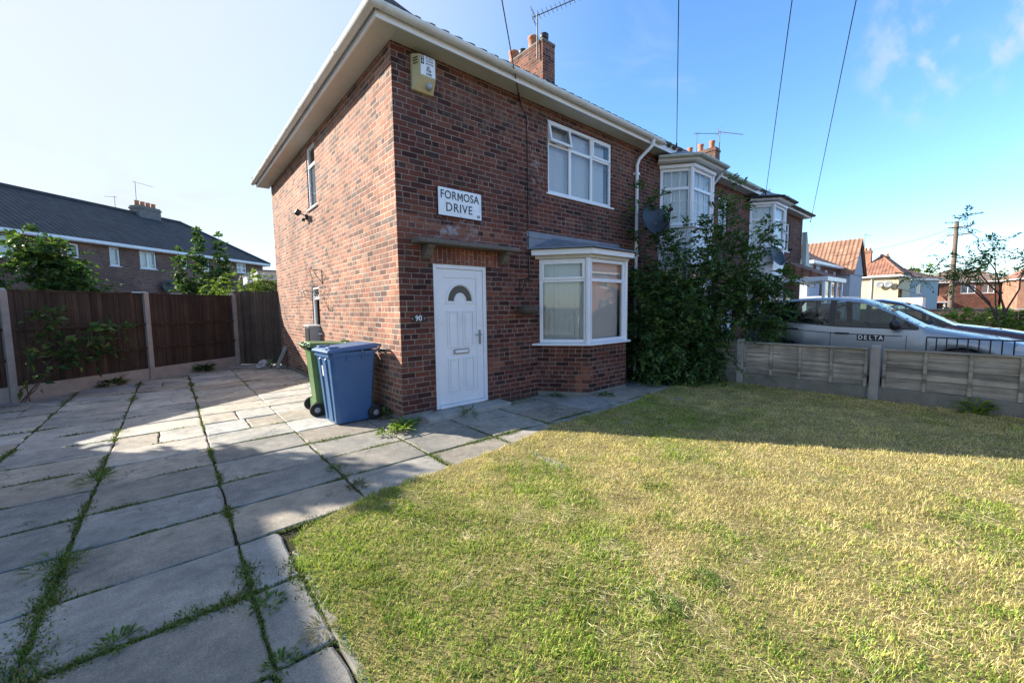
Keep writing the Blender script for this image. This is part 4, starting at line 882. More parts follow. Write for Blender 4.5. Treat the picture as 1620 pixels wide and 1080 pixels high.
# ------------------------------------------------------------------ fences and gate
FD = Vector((.80, .60, 0)); FN = Vector((.60, -.80, 0)); FP = Vector((-2.74, 7.30, 0)); angF = atan2(.6, .8)
fz = thing('panel_fence', (-2.74, 7.3, 0), 'dark stained close board fence with concrete posts and gravel boards', 'fence')
for k in (-2, -1, 0, 1):
    p = FP+FD*(2.23*k); b = MB(); b.M = T(p.x, p.y, 0, angF)
    hgt = 1.97+.05*(k if k > -1 else -.3)
    b.prism([(-.05,-.06,-.1),(.05,-.06,-.1),(.05,.06,-.1),(-.05,.06,-.1)], (0,0,hgt+.08)); b.prism([(-.05,-.06,hgt-.02),(-.05,.06,hgt-.02),(-.05,.0,hgt+.03)], (.1,0,0)); b.build('post', M_CONC, fz, bevel=.008)
for k in (-2, -1, 0):
    p = FP+FD*(2.23*k); b = MB(); b.M = T(p.x, p.y, 0, angF); b.box(.052, 2.178, -.025, .025, -.1, .26); b.build('gravel_board', M_CONC, fz, bevel=.006)
    q = MB(); q.M = b.M; x = .055; top = 1.93
    while x < 2.17:
        wd = min(.125, 2.175-x); yo = random.uniform(-.003,.003); q.add([(x,-.020+yo,.262),(x+wd,-.010+yo,.262),(x+wd,.004+yo,.262),(x,.004+yo,.262),(x,-.020+yo,top),(x+wd,-.010+yo,top),(x+wd,.004+yo,top),(x,.004+yo,top)], [(3,2,1,0),(4,5,6,7),(0,1,5,4),(1,2,6,5),(2,3,7,6),(3,0,4,7)]); x += .098
    for z in (.70, 1.24, 1.78): q.box(.055, 2.175, -.052, -.021, z, z+.045) if z < 1.7 else q.box(.055, 2.175, .006, .04, z, z+.05)
    q.build('panel', M_WDK, fz)
    c = MB(); c.M = b.M; c.box(.052, 2.178, -.035, .03, top+.002, top+.035); c.build('capping', M_WDK, fz)
gA = Vector((-.90, 8.66, 0)); gB = Vector((-.02, 7.76, 0)); gl = (gB-gA).length; gang = atan2(gB.y-gA.y, gB.x-gA.x)
g = thing('garden_gate', (-.46, 8.2, 0), 'weathered vertical board side gate between fence and house', 'gate')
b = MB(); b.M = T(gA.x, gA.y, 0, gang)
x = .0; i = 0
while x < gl-.03:
    wd = .098 if x > .42 else .11; hh = 2.06+random.uniform(-.015,.012)+(.03 if x < .42 else 0)
    gap = .004 if x < .42 else random.choice((.004,.008,.014)); lean = random.uniform(-.006,.006)
    b.add([(x,-.01,.04),(x+wd-gap,-.01,.04),(x+wd-gap,.01,.04),(x,.01,.04),(x+lean,-.01,hh),(x+wd-gap+lean,-.01,hh),(x+wd-gap+lean,.01,hh),(x+lean,.01,hh)], [(3,2,1,0),(4,5,6,7),(0,1,5,4),(1,2,6,5),(2,3,7,6),(3,0,4,7)]); x += wd
b.build('boards', M_WGT, g)
b = MB(); b.M = T(gA.x, gA.y, 0, gang)
for z in (.3, 1.05, 1.85): b.box(0, gl-.03, .011, .045, z, z+.09)
b.build('rails', M_WGT, g)
b = MB(); b.M = T(gA.x, gA.y, 0, gang); b.box(-.03, .0, -.05, .05, -.05, 2.08); b.build('gate_post', M_WGT, g)
ls = thing('leaning_slab', (-.18, 7.1, 0), 'narrow pale slab leaning on the house wall by the gate', 'slab')
b = MB(); b.M = Matrix.Translation((-.26,7.15,.0)) @ Matrix.Rotation(.42, 4, 'Y'); b.box(-.02, .03, -.14, .10, 0, .62); b.build('slab', M_CONC, ls, bevel=.008)
rb = thing('rubbish_sack', (-.5, 7.35, 0), 'crumpled grey white plastic sack on the ground by the gate', 'sack')
bm = bmesh.new(); bmesh.ops.create_icosphere(bm, subdivisions=3, radius=1)
for v in bm.verts:
    k = 1+.28*sin(v.co.x*7+v.co.y*5)*cos(v.co.z*6+v.co.y*4); v.co = Vector((v.co.x*.20*k, v.co.y*.13*k, max(-.02, v.co.z*.13*k+.08)))
me = bpy.data.meshes.new('sack'); bm.to_mesh(me); bm.free(); o = bpy.data.objects.new('sack', me); COL.objects.link(o); o.parent = rb; me.materials.append(plain('sack_plastic', (.35,.35,.36), .5, .2, 12))
o.rotation_euler = (0,0,.6)
# low grey panel fence at the right
fr_ = thing('low_panel_fence', (6.15, -3.92, 0), 'low weathered grey wood panel fence with concrete posts', 'fence')
PX = 6.15
for (y0, y1) in ((-1.9, -.06), (-3.84, -2.02), (-5.84, -4.02), (-7.5, -6.0)):
    b = MB(); b.box(PX-.028, PX+.022, y0, y1, -.08, .205); b.build('gravel_board', M_CONCD, fr_, bevel=.008)
    q = MB(); z = .215; k = 0
    while z < .755:
        hgt = .11; t = random.uniform(-.004, .004)
        ny = 6
        for i in range(ny):   # wavy-edged lap boards
            ya, yb = y0+(y1-y0)*i/ny, y0+(y1-y0)*(i+1)/ny; wa, wb_ = random.uniform(-.004,.004), random.uniform(-.004,.004)
            q.add([(PX-.006+t,ya,z+wa),(PX-.006+t,yb,z+wb_),(PX+.006,yb,z+hgt),(PX+.006,ya,z+hgt),(PX-.016+t,ya,z+wa),(PX-.016+t,yb,z+wb_),(PX-.004,yb,z+hgt),(PX-.004,ya,z+hgt)], [(4,7,6,5),(0,1,2,3),(0,4,5,1),(2,6,7,3)])
        z += .083; k += 1
    q.build('panel', M_WGR, fr_)
    n = 4
    for i in range(n+1):
        yy = y0+.02+(y1-y0-.04)*i/n; c = MB(); c.box(PX-.042, PX-.017, yy-.02, yy+.02, .208, .79); c.build('batten', M_WGR, fr_, bevel=.003)
    c = MB(); c.box(PX-.05, PX+.03, y0, y1, .792, .815); c.build('capping', M_WGR, fr_, bevel=.003)
for y in (-1.96, -3.93, -5.92):
    b = MB(); b.box(PX-.075, PX+.05, y-.058, y+.058, -.1, .84); b.prism([(PX-.075,y-.058,.84),(PX+.05,y-.058,.84),(PX+.02,y-.058,.87),(PX-.045,y-.058,.87)], (0,.116,0)); b.build('post', M_CONC, fr_, bevel=.01)
# ------------------------------------------------------------------ cars
M_SIL = plain('silver_paint', (.34, .355, .37), .38, .02, 3, metal=.5, bmp=0, coat=.5)
M_MAR = plain('maroon_paint', (.075, .022, .02), .18, .05, 3, metal=.25, bmp=0, coat=1)
M_WPT = plain('white_paint', (.75, .76, .77), .25, .02, 3, bmp=0, coat=.5)
M_TRIM = plain('black_trim', (.018, .018, .02), .4, .1, 10)
M_RLAMP = plain('red_lamp', (.35, .012, .012), .12, .05, 30)
M_HLAMP = plain('headlamp_glass', (.5, .53, .55), .08, .05, 30)
M_SEAT = plain('seat_cloth', (.05, .055, .06), .9, .2, 20)
def car(name, loc, rz, paint, label, L, prof, wh, A, W=.86, detail=True, glz=None):
    """prof: (s, top) from nose to tail; A: dict of stations"""
    h = thing(name, loc, label, 'car'); M4 = Matrix.Translation(loc) @ Matrix.Rotation(rz, 4, 'Z')
    ss = sorted(set([round(s, 3) for s, _ in prof]+[round(w0+d, 3) for w0 in wh for d in (-.40,-.385,-.34,-.26,-.14,0,.14,.26,.34,.385,.40)]+A['win']+[A['ws0'], A['ws1'], A['rw0'], A['rw1']]))
    ss = [s for s in ss if 0 <= s <= L]
    top = lambda s: float(np.interp(s, [p[0] for p in prof], [p[1] for p in prof]))
    belt = lambda s: float(np.interp(s, *zip(*A['belt'])))
    roofe = lambda s: float(np.interp(s, *zip(*A['roofedge'])))
    vs, N_ = [], 11
    for s in ss:
        zb = .20+.12*max(0, 1-s/.25)+.14*max(0, (s-L+.3)/.3)
        for w0 in wh:
            d = s-w0
            if abs(d) < .39: zb = max(zb, .33+sqrt(.39**2-d*d))
        e = min(1, .62+.38*sqrt(max(0, min(1, s/.55))), .80+.20*sqrt(max(0, min(1, (L-s)/.3))))
        wd = W*e; tz = top(s); cab = A['ws0'] < s < A['rw1']
        bz = belt(s) if A['ws0'] <= s <= A['rw1'] else tz-.10
        bz = min(bz, tz-.015)
        re = min(roofe(s), tz-.012) if cab else bz+.03
        re = max(re, bz+.004)
        q = (re-bz)/.45
        ring = [(0,zb),(wd*.86,zb),(wd*.975,zb+(bz-zb)*.18),(wd*1.0,zb+(bz-zb)*.45),(wd*.99,zb+(bz-zb)*.72),(wd*.975,bz-.05*(bz-zb)),(wd*.955,bz),
                (wd*(.945-.20*min(1,q)),re),(wd*(.90-.22*min(1,q)),re+(tz-re)*.55),(wd*(.60-.1*min(1,q)),tz-.012*(1 if cab else .6)),(0,tz)]
        vs.append([(s, y, z) for y, z in ring])
    n = len(ss); B = MB(); B.M = M4; G = MB(); G.M = M4; WSN = MB(); WSN.M = M4; RW = MB(); RW.M = M4; PIL = MB(); PIL.M = M4; GS = {}
    for sg in (-1, 1):
        for i in range(n-1):
            m_ = (ss[i]+ss[i+1])/2
            for j in range(N_-1):
                P = [vs[i][j], vs[i+1][j], vs[i+1][j+1], vs[i][j+1]]; P = [(a, b*sg, c) for a, b, c in P]
                if sg > 0: P = P[::-1]
                tgt = B
                if j == 6 and A['win'][0] < m_ < A['win'][-1]:
                    k = max(q for q in range(len(A['win'])) if A['win'][q] <= m_)
                    if k % 2 == 0: tgt = GS.setdefault((sg, k), MB()); tgt.M = M4
                    else: tgt = PIL
                elif j >= 8 and A['ws0'] <= m_ <= A['ws1']: tgt = WSN
                elif j >= 8 and A['rw0'] <= m_ <= A['rw1']: tgt = RW
                tgt.add(P, [(0,1,2,3)], True)
    for i in (0, n-1):
        for sg in (-1, 1): B.add([(a, b*sg, c) for a, b, c in vs[i]], [tuple(range(N_)) if (i == 0) == (sg > 0) else tuple(range(N_))[::-1]])
    def merged(mb, nm, mt):
        o = mb.build(nm, mt, h); bm = bmesh.new(); bm.from_mesh(o.data); bmesh.ops.remove_doubles(bm, verts=bm.verts, dist=.0005); bmesh.ops.recalc_face_normals(bm, faces=bm.faces); bm.to_mesh(o.data); bm.free()
        return o
    body = merged(B, 'body', paint)
    gl = glz or M_GLC
    WSN.build('windscreen', gl, h); RW.build('rear_window', gl, h)
    for kk, mb in GS.items(): merged(mb, 'side_window', gl)
    if PIL.v: merged(PIL, 'pillar', M_TRIM)
    side = lambda s, z, o=.004: None
    for w0 in wh:
        for sg in (-1, 1):
            t = MB(); t.M = M4 @ Matrix.Translation((w0, sg*(W-.11), .31)); t.lathe([(.2,-.10),(.28,-.10),(.31,-.08),(.31,.08),(.28,.10),(.2,.10)], n=32, axis='y'); wo = t.build('wheel', M_TYRE, h)
            r = MB(); r.M = t.M
            for k in range(7):
                a = 2*pi*k/7; ca, sa = cos(a), sin(a); pa, pb = -sa*.025, ca*.025
                r.add([(ca*.03+pa, sg*.075, sa*.03+pb),(ca*.2+pa*1.3, sg*.085, sa*.2+pb*1.3),(ca*.2-pa*1.3, sg*.085, sa*.2-pb*1.3),(ca*.03-pa, sg*.075, sa*.03-pb)], [(0,1,2,3)])
            r.lathe([(.19,sg*.07),(.205,sg*.095),(.205,sg*.05)], n=32, axis='y'); r.lathe([(.0,sg*.09),(.045,sg*.085),(.05,sg*.06)], n=14, axis='y'); r.build('rim', M_METAL, wo)
            wl = MB(); wl.M = M4; wl.lathe([(.386, sg*(W-.32)), (.386, sg*(W-.03))], (w0,0,.33), 28, 'y', False); wl.lathe([(.386, sg*(W-.32)), (.0, sg*(W-.32))], (w0,0,.33), 28, 'y'); wl.build('wheel_arch_liner', M_TRIM, h)
    fl_ = MB(); fl_.M = M4; fl_.box(wh[0]+.38, wh[1]-.38, -W+.1, W-.1, .24, .32); fl_.box(.95, 1.28, -W+.14, W-.14, .6, .86); fl_.build('cabin_floor', M_SEAT, h)
    sx0 = (A['ws0']+A['ws1'])/2+.55
    for s, k in ((sx0, 2), (sx0+.85, 3)):
        for y in (np.linspace(-.38, .38, k)):
            q = MB(); q.M = M4; q.box(s-.25, s+.25, y-.2, y+.2, .45, .6); q.add([(s+.2,y-.2,.6),(s+.2,y+.2,.6),(s+.4,y+.18,1.12),(s+.4,y-.18,1.12),(s+.32,y-.2,.6),(s+.32,y+.2,.6),(s+.47,y+.17,1.1),(s+.47,y-.17,1.1)], [(0,3,2,1),(4,5,6,7),(0,1,5,4),(3,7,6,2),(0,4,7,3),(1,2,6,5)])
            q.box(s+.38, s+.46, y-.12, y+.12, 1.13, 1.3); q.build('seat', M_SEAT, h, bevel=.03)
    def on_side(s, z):   # half width of the body at station s and height z
        i = max(0, min(n-2, int(np.searchsorted(ss, s))-1)); f = (s-ss[i])/(ss[i+1]-ss[i])
        ys, zs = [], []
        for j in range(1, 8): ys.append(vs[i][j][1]*(1-f)+vs[i+1][j][1]*f); zs.append(vs[i][j][2]*(1-f)+vs[i+1][j][2]*f)
        return float(np.interp(z, zs, ys))
    def strip(mb, pts, hw, sg, o=.004, th=None):
        for (s0, z0), (s1, z1) in zip(pts[:-1], pts[1:]):
            dx, dz = s1-s0, z1-z0; l = math.hypot(dx, dz); nx, nz_ = -dz/l*hw, dx/l*hw
            Q = [(s0+nx,z0+nz_),(s1+nx,z1+nz_),(s1-nx,z1-nz_),(s0-nx,z0-nz_)]
            mb.add([(a, sg*(on_side(a, b)+o), b) for a, b in Q], [(0,1,2,3)])
    for sg in (-1, 1):
        t = MB(); t.M = M4
        for d_ in A['doors']: strip(t, [(d_, z) for z in np.linspace(.34, belt(d_)-.01, 7)], .004, sg, .002)
        strip(t, [(s, belt(s)-.115-.01*(s-A['ws0'])) for s in np.linspace(A['ws0']+.25, A['rw1']-.25, 14)], .007, sg, .003)
        t.build('door_seam', M_TRIM, h)
        t = MB(); t.M = M4
        strip(t, [(s, belt(s)+.008) for s in np.linspace(A['win'][0]+.03, A['win'][-1]-.02, 14)], .012, sg, .004); t.build('window_trim', M_TRIM, h)
        for d_ in A['doors'][1:]:
            t = MB(); t.M = M4; s = d_-.17; z = belt(s)-.12; y = on_side(s, z); t.tube([(s-.1,sg*(y+.002),z),(s-.08,sg*(y+.03),z+.004),(s+.08,sg*(y+.03),z+.004),(s+.1,sg*(y+.002),z)], .014, 8); t.build('door_handle', M_TRIM if detail else paint, h)
        m_ = MB(); m_.M = M4 @ Matrix.Translation((A['mirror'], sg*(W+.09), belt(A['mirror'])+.07)); m_.lathe([(.0,-.07),(.06,-.06),(.085,0),(.08,.05),(.05,.075),(0,.08)], n=14, axis='x'); m_.v = [tuple(p) for p in m_.v]
        m_.M = M4; m_.tube([(A['mirror']+.02, sg*(W-.08), belt(A['mirror'])+.01),(A['mirror'], sg*(W+.05), belt(A['mirror'])+.04)], .022, 8); m_.build('wing_mirror', M_TRIM, h)
        t = MB(); t.M = M4; s = L-.05
        t.add([(L-.30, sg*(on_side(L-.30, .98)+.006), .98),(L-.10, sg*(on_side(L-.10,.94)+.008), .93),(L-.06, sg*(on_side(L-.08,1.1)+.008), 1.08),(L-.22, sg*(on_side(L-.22,1.08)+.006), 1.10)], [(0,1,2,3)]); t.add([(L-.10, sg*(on_side(L-.10,.94)+.008), .93),(L+.008, sg*.52, .94),(L+.004, sg*.5, 1.06),(L-.06, sg*(on_side(L-.08,1.1)+.008), 1.08)], [(0,1,2,3)]); t.build('tail_light', M_RLAMP, h)
        t = MB(); t.M = M4
        zz = top(.2)-.09
        t.add([(.48, sg*(on_side(.48, zz+.02)+.006), zz+.045),(.10, sg*(on_side(.12, zz-.05)+.008), zz-.08),(.06, sg*(on_side(.1, zz-.05)+.0), zz+.0),(.42, sg*(on_side(.42, zz+.1)+.004), zz+.115)], [(0,1,2,3)]); t.build('headlight', M_HLAMP, h)
    t = MB(); t.M = M4; t.box(-.008, .0, -.26, .26, .42, .53); t.build('number_plate', M_WHITE, h)
    t = MB(); t.M = M4; t.box(-.006, .004, -.45, .45, .56, .66); t.build('grille', M_TRIM, h)
    return h, M4, on_side, merged
h1, CM, ons, _ = car('parked_car', (7.22+.86, -5.78, .06), radians(90), M_SIL, 'silver people carrier lettered DELTA parked behind the low grey fence', 4.18,
    [(0,.60),(.06,.70),(.2,.79),(.5,.87),(.9,.94),(1.3,1.02),(1.45,1.08),(1.8,1.31),(2.1,1.48),(2.3,1.56),(2.7,1.60),(3.1,1.60),(3.5,1.57),(3.8,1.51),(3.93,1.34),(4.05,1.1),(4.13,.98),(4.18,.8)],
    (.98, 3.45), dict(win=[1.48,1.78,1.82,2.62,2.72,3.22,3.26,3.52], ws0=1.42, ws1=2.25, rw0=3.75, rw1=4.05, belt=[(1.42,1.0),(1.5,1.01),(2.6,1.04),(3.4,1.11),(3.7,1.16),(4.05,1.08)], roofedge=[(1.42,1.03),(1.5,1.06),(1.8,1.26),(2.15,1.44),(2.4,1.515),(2.8,1.545),(3.3,1.53),(3.45,1.50),(3.6,1.3),(4.1,1.1)], doors=[1.62,2.66,3.45], mirror=1.75))
t = MB(); t.M = CM
t.add([(a, (ons(a, b)+.006), b) for a, b in ((2.27,.80),(2.27,.905),(1.90,.905),(1.90,.80))], [(0,1,2,3)]); pt_ = t.build('door_sign', M_SIGNBK, h1)
yy = ons(2.08, .855)+.009
for kx, chx in ((2.22,'D'),(2.15,'E'),(2.08,'L'),(2.01,'T'),(1.945,'A')): text(chx, .105, M_WHITE, h1, CM @ T(kx, yy, .853, pi), bold=.002, sx=.85)
car('parked_car', (9.35+.88, -6.1, .02), radians(90), M_MAR, 'dark maroon saloon car parked beyond the silver people carrier', 4.5,
    [(0,.6),(.06,.74),(.25,.86),(.8,.97),(1.3,1.04),(1.5,1.07),(1.9,1.32),(2.25,1.52),(2.6,1.60),(3.0,1.60),(3.6,1.54),(4.0,1.36),(4.3,1.08),(4.45,.98),(4.5,.8)],
    (.95, 3.6), dict(win=[1.6,1.88,1.94,2.75,2.83,3.6], ws0=1.45, ws1=2.3, rw0=3.75, rw1=4.25, belt=[(1.45,1.0),(2.6,1.03),(3.6,1.1),(4.3,1.06)], roofedge=[(1.45,1.02),(1.9,1.26),(2.25,1.44),(2.6,1.51),(3.2,1.49),(3.55,1.42),(3.75,1.2),(4.3,1.08)], doors=[1.7,2.8,3.75], mirror=1.8))
# thin black railing in front of the silver car
rl = thing('metal_railing', (6.68, -4.95, 0), 'thin black metal railing between the grey fence and silver car', 'railing')
b = MB(); b.tube([(6.68,-4.44,.99),(6.68,-5.9,.97)], .012, 6); b.tube([(6.68,-4.44,.3),(6.68,-5.9,.28)], .012, 6); b.build('rail', M_TRIM, rl)
for i in range(14):
    y = -4.44-i*.108; b = MB(); b.tube([(6.68,y,.0 if i % 6 == 0 else .29),(6.68,y,.99-.002*i)], .008, 6); b.build('bar', M_TRIM, rl)
# ------------------------------------------------------------------ the rest of the terrace
def stack_(root, parent, x, y0, y1, z0, z1, pots, w_=.46, mat=None, pot=None):
    b = MB(); b.box(x-w_/2, x+w_/2, y0, y1, z0, z1); b.box(x-w_/2-.03, x+w_/2+.03, y0-.03, y1+.03, z1-.16, z1-.08); C_ = b.build('chimney', mat or M_BRF, parent)
    for i in range(pots):
        y = y0+(y1-y0)*(i+.5)/pots; p = MB(); p.lathe([(.12,z1),(.105,z1+.2),(.13,z1+.3),(.13,z1+.34),(.09,z1+.34)], (x,y,0), 10); p.build('chimney_pot', pot or M_TERRA, parent)
def bay_panels(root, x0, z0, z1, mat, name, cx=.44, cw=1.03, dy=.58, lines=None):
    P = [(x0,0),(x0+cx,-dy),(x0+cx+cw,-dy),(x0+2*cx+cw,0)]; b = MB()
    for i in range(3): b.quad((*P[i],z0),(*P[i+1],z0),(*P[i+1],z1),(*P[i],z1))
    if lines:
        z = z0+lines
        while z < z1-.02: b.sweep([(0,z-.004),(.008,z),(.0,z+.006)], [(*p,0) for p in P]); z += lines
    b.build(name, mat, root); return P
def row_house(x0, wid, bayx, label, gut, bars, bayd, chx, wx, fascia_mat=None, hip_r=False, bay_blind='net'):
    h = thing('terraced_house', (x0, 0, 0), label, 'house', 'brick terrace houses'); x1 = x0+wid
    up = [(bayx-x0+.1, bayx-x0+1.8, 2.6, 4.6), (wx-x0, wx-x0+.62, 3.5, 4.55), (bayx-x0+.1, bayx-x0+1.8, .8, 2.3), (wx-x0+.4, wx-x0+1.3, .08, 2.1)]
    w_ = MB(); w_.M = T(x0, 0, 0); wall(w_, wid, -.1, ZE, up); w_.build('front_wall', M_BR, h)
    b = MB(); b.M = T(x1, D, 0, pi); wall(b, wid, -.1, ZE, []); b.build('back_wall', M_BRF, h)
    r = MB()
    if hip_r:
        r.poly([(x0,-ov,ze),(x1+ov,-ov,ze),(x1-3.2,RY,RZ),(x0,RY,RZ)]); r.poly([(x1+ov,D+ov,ze),(x0,D+ov,ze),(x0,RY,RZ),(x1-3.2,RY,RZ)]); r.poly([(x1+ov,-ov,ze),(x1+ov,D+ov,ze),(x1-3.2,RY,RZ)])
        e_ = MB(); e_.M = T(x1, 0, 0, pi/2); wall(e_, D, -.1, ZE, []); e_.build('end_wall', M_BRF, h)
    else:
        r.poly([(x0,-ov,ze),(x1,-ov,ze),(x1,RY,RZ),(x0,RY,RZ)]); r.poly([(x1,D+ov,ze),(x0,D+ov,ze),(x0,RY,RZ),(x1,RY,RZ)])
    x = x0+.06
    while x < x1-(3 if hip_r else 0): r.tube([(x,-ov-.04,ze),(x,RY,RZ)], .055, 5); x += .24
    R__ = r.build('roof', M_TBR, h)
    stack_(h, R__, chx, 3.1, 4.6, 6.5, 8.45, 3) if chx else None
    s = MB(); s.box(x0+.001, x1, -.29, 0, ZE, ZE+.012); s.build('soffit', M_SOF, h)
    f = MB(); f.sweep([(.29,-.022),(.31,-.022),(.31,.16),(.29,.16)], [(x0,0,ZE),(x1,0,ZE)]); f.build('fascia', M_FAS, h)
    # two-storey canted bay: panels below, lights above, hood with its own gutter
    cx, cw, dy = .44, 1.03, .58
    P = bay_panels(h, bayx, 2.42, 3.30, M_PVCP, 'bay_panel', lines=bayd)
    bay_panels(h, bayx, -.1, .88, M_BR, 'bay_base')
    for z0, z1, tr, br_ in ((3.36, 4.62, 4.18, bars), (.92, 2.36, 1.95, None)):
        for i in range(3):
            a, c = Vector((*P[i],0)), Vector((*P[i+1],0)); L = (c-a).length
            window(h, T(a.x, a.y, 0, atan2(c.y-a.y, c.x-a.x)) @ T(.03, .015, 0), L-.06, z0, z1, [], tr, sill=False, bars=br_, blind=bay_blind, name='bay_window', inner=False, fr=.065)
        for (x, y) in P[1:3]: k = MB(); k.lathe([(.055,z0-.03),(.055,z1+.03)], (x, y+.03, 0), 8, smooth=False); k.build('bay_post', M_PVC, h)
        k = MB(); k.sweep([(-.05,z0-.06),(.07,z0-.06),(.07,z0-.03),(-.05,z0-.004)], [(*p,0) for p in P]); k.build('bay_sill', M_PVC, h)
        k = MB(); k.sweep([(-.05,z1+.0),(.05,z1+.0),(.05,z1+.07),(-.05,z1+.07)], [(*p,0) for p in P]); k.build('bay_head', M_PVC, h)
    PP = [(P[0][0]-.1,0,4.72),(P[1][0]-.05,P[1][1],4.72),(P[2][0]+.05,P[2][1],4.72),(P[3][0]+.1,0,4.72)]
    k = MB(); k.sweep([(-.5,0),(.17,0),(.19,.02),(.19,.10),(.10,.12)], PP); k.build('bay_soffit', M_PVC, h)
    gutter(PP, 'bay_gutter', gut, h, off=.25, z=.09, r=.055, brk=.9)
    k = MB(); q = [(p[0], p[1]-.2 if p[1] else -.2, 4.84) for p in PP]; q = [(q[0][0]-.2,-.1,4.84)]+[(q[1][0]-.1,q[1][1],4.84),(q[2][0]+.1,q[2][1],4.84)]+[(q[3][0]+.2,-.1,4.84)]
    top = [(PP[1][0],.35,5.3),(PP[2][0],.35,5.3)]
    k.poly([q[0],q[1],top[0]]); k.poly([q[1],q[2],top[1],top[0]]); k.poly([q[2],q[3],top[1]]); k.build('bay_roof', M_LEAD, h)
    bx0, bx1 = PP[0][0]-.25, PP[3][0]+.25
    gutter([(x0,0,ZE),(bx0,0,ZE)], 'gutter', gut, h) if bx0-x0 > .3 else None
    gutter([(bx1,0,ZE),(x1,0,ZE)], 'gutter', gut, h)
    window(h, T(wx, .04, 0), .62, 3.5, 4.55, [], 4.2, blind='net')
    d = MB(); d.box(wx+.4, wx+1.3, .06, .1, .08, 2.1); DD = d.build('front_door', M_WHITE, h)
    d = MB(); d.quad((wx+.6,.055,1.2),(wx+1.1,.055,1.2),(wx+1.1,.055,1.9),(wx+.6,.055,1.9)); d.build('door_glass', M_GL, DD)
    d = MB(); d.tube([(bx1+.2,-.375,4.95),(bx1+.2,-.06,4.6),(bx1+.2,-.06,.05)], .034, 8); d.build('downpipe', M_BLACK if gut is M_BLACK else M_PVC, h)
    return h
M_PVCP = plain('bay_cladding', (.74, .75, .77), .4, .05, 3, bmp=.02, dirt=((.5,.5,.48), .3))
H2 = row_house(5.9, 5.55, 6.40, 'brick mid terrace house with white two storey Georgian barred bay behind the tall shrub', M_GUTG, [(3, 3), (3, 1)], .0, None, 9.55)
H3 = row_house(11.45, 5.9, 11.75, 'brick terrace house farther along with plain white bay and black gutters', M_BLACK, None, .3, 16.6, 15.2, hip_r=True)
# porch with lean-to roof on the third house
b = MB(); b.poly([(14.6,-1.45,2.45),(17.2,-1.45,2.45),(17.2,0,3.15),(14.6,0,3.15)]); b.poly([(14.6,-1.45,2.45),(14.6,0,3.15),(14.6,0,2.45)]); b.build('porch_roof', M_TRB, H3)
b = MB(); b.box(14.55, 17.25, -1.5, -.002, 2.30, 2.44); b.build('porch_fascia', M_PVC, H3)
b = MB()
for x in (14.65, 15.45, 16.3, 17.1): b.box(x-.05, x+.05, -1.42, -1.34, .0, 2.3)
b.box(14.7, 17.05, -1.41, -1.35, .0, .8); b.box(14.6, 14.66, -1.34, -.01, 0, .8); b.box(14.7, 17.05, -1.40, -1.36, 1.65, 1.71); b.build('porch_frame', M_PVC, H3)
b = MB(); b.quad((14.7,-1.38,.8),(17.05,-1.38,.8),(17.05,-1.38,2.3),(14.7,-1.38,2.3)); b.quad((14.63,-1.34,.8),(14.63,0,.8),(14.63,0,2.3),(14.63,-1.34,2.3)); b.build('porch_glass', M_GL, H3)
# front gable clad in pale boards at the far end
b = MB(); b.prism([(17.36,-.16,2.7),(18.15,-.16,2.7),(17.40,-.16,4.4),(17.36,-.16,4.4)], (0,.158,0)); b.build('gable_cladding', plain('pale_green_board', (.50,.56,.50), .6, .08, 3), H3)
def dish(loc, label, face, r=.36):
    d = thing('satellite_dish', loc, label, 'satellite dish', 'satellite dishes on the terrace'); Md = Matrix.Translation(loc) @ face
    b = MB(); b.M = Md; b.lathe([(.0,-.07),(r*.35,-.062),(r*.65,-.042),(r*.88,-.014),(r,.0),(r*.99,.006),(r*.86,-.006),(r*.6,-.034),(.0,-.06)], n=28, axis='y'); b.v = b.v; b.build('reflector', M_BLACK, d)
    k = MB(); k.M = Md; k.tube([(0,-.05,-r*.9),(0,.30,-r*.6),(0,.38,-.05)], .012, 6); k.lathe([(.03,.36),(.035,.44),(.0,.46)], (0,0,-.02), 10, 'y'); k.build('feed_arm', M_BLACK, d)
    m_ = MB(); m_.M = Matrix.Translation(loc); m_.tube([(0,0,-.05),(0,.2,-.2),(0,abs(loc[1])-.02,-.2)], .02, 8); m_.build('wall_mount', M_METAL, d)
    return d
dish((5.36, -.55, 3.26), 'black satellite dish poking out of the shrub beside the white bay', Matrix.Rotation(radians(165), 4, 'Z') @ Matrix.Rotation(radians(22), 4, 'X'))
dish((12.05, -.75, 3.02), 'black satellite dish below the plain white bay farther along', Matrix.Rotation(radians(165), 4, 'Z') @ Matrix.Rotation(radians(22), 4, 'X'), .34)
aerial((14.4, 3.0, 7.1), 1.4, radians(-38), 'small t shaped aerial above the second chimney, left of a longer one', 2, .9, .9, back=False, tilt=0)
aerial((16.75, 3.1, 8.3), 0.9, radians(-12), 'long yagi aerial behind the second chimney pots', 9, 1.7, .9)
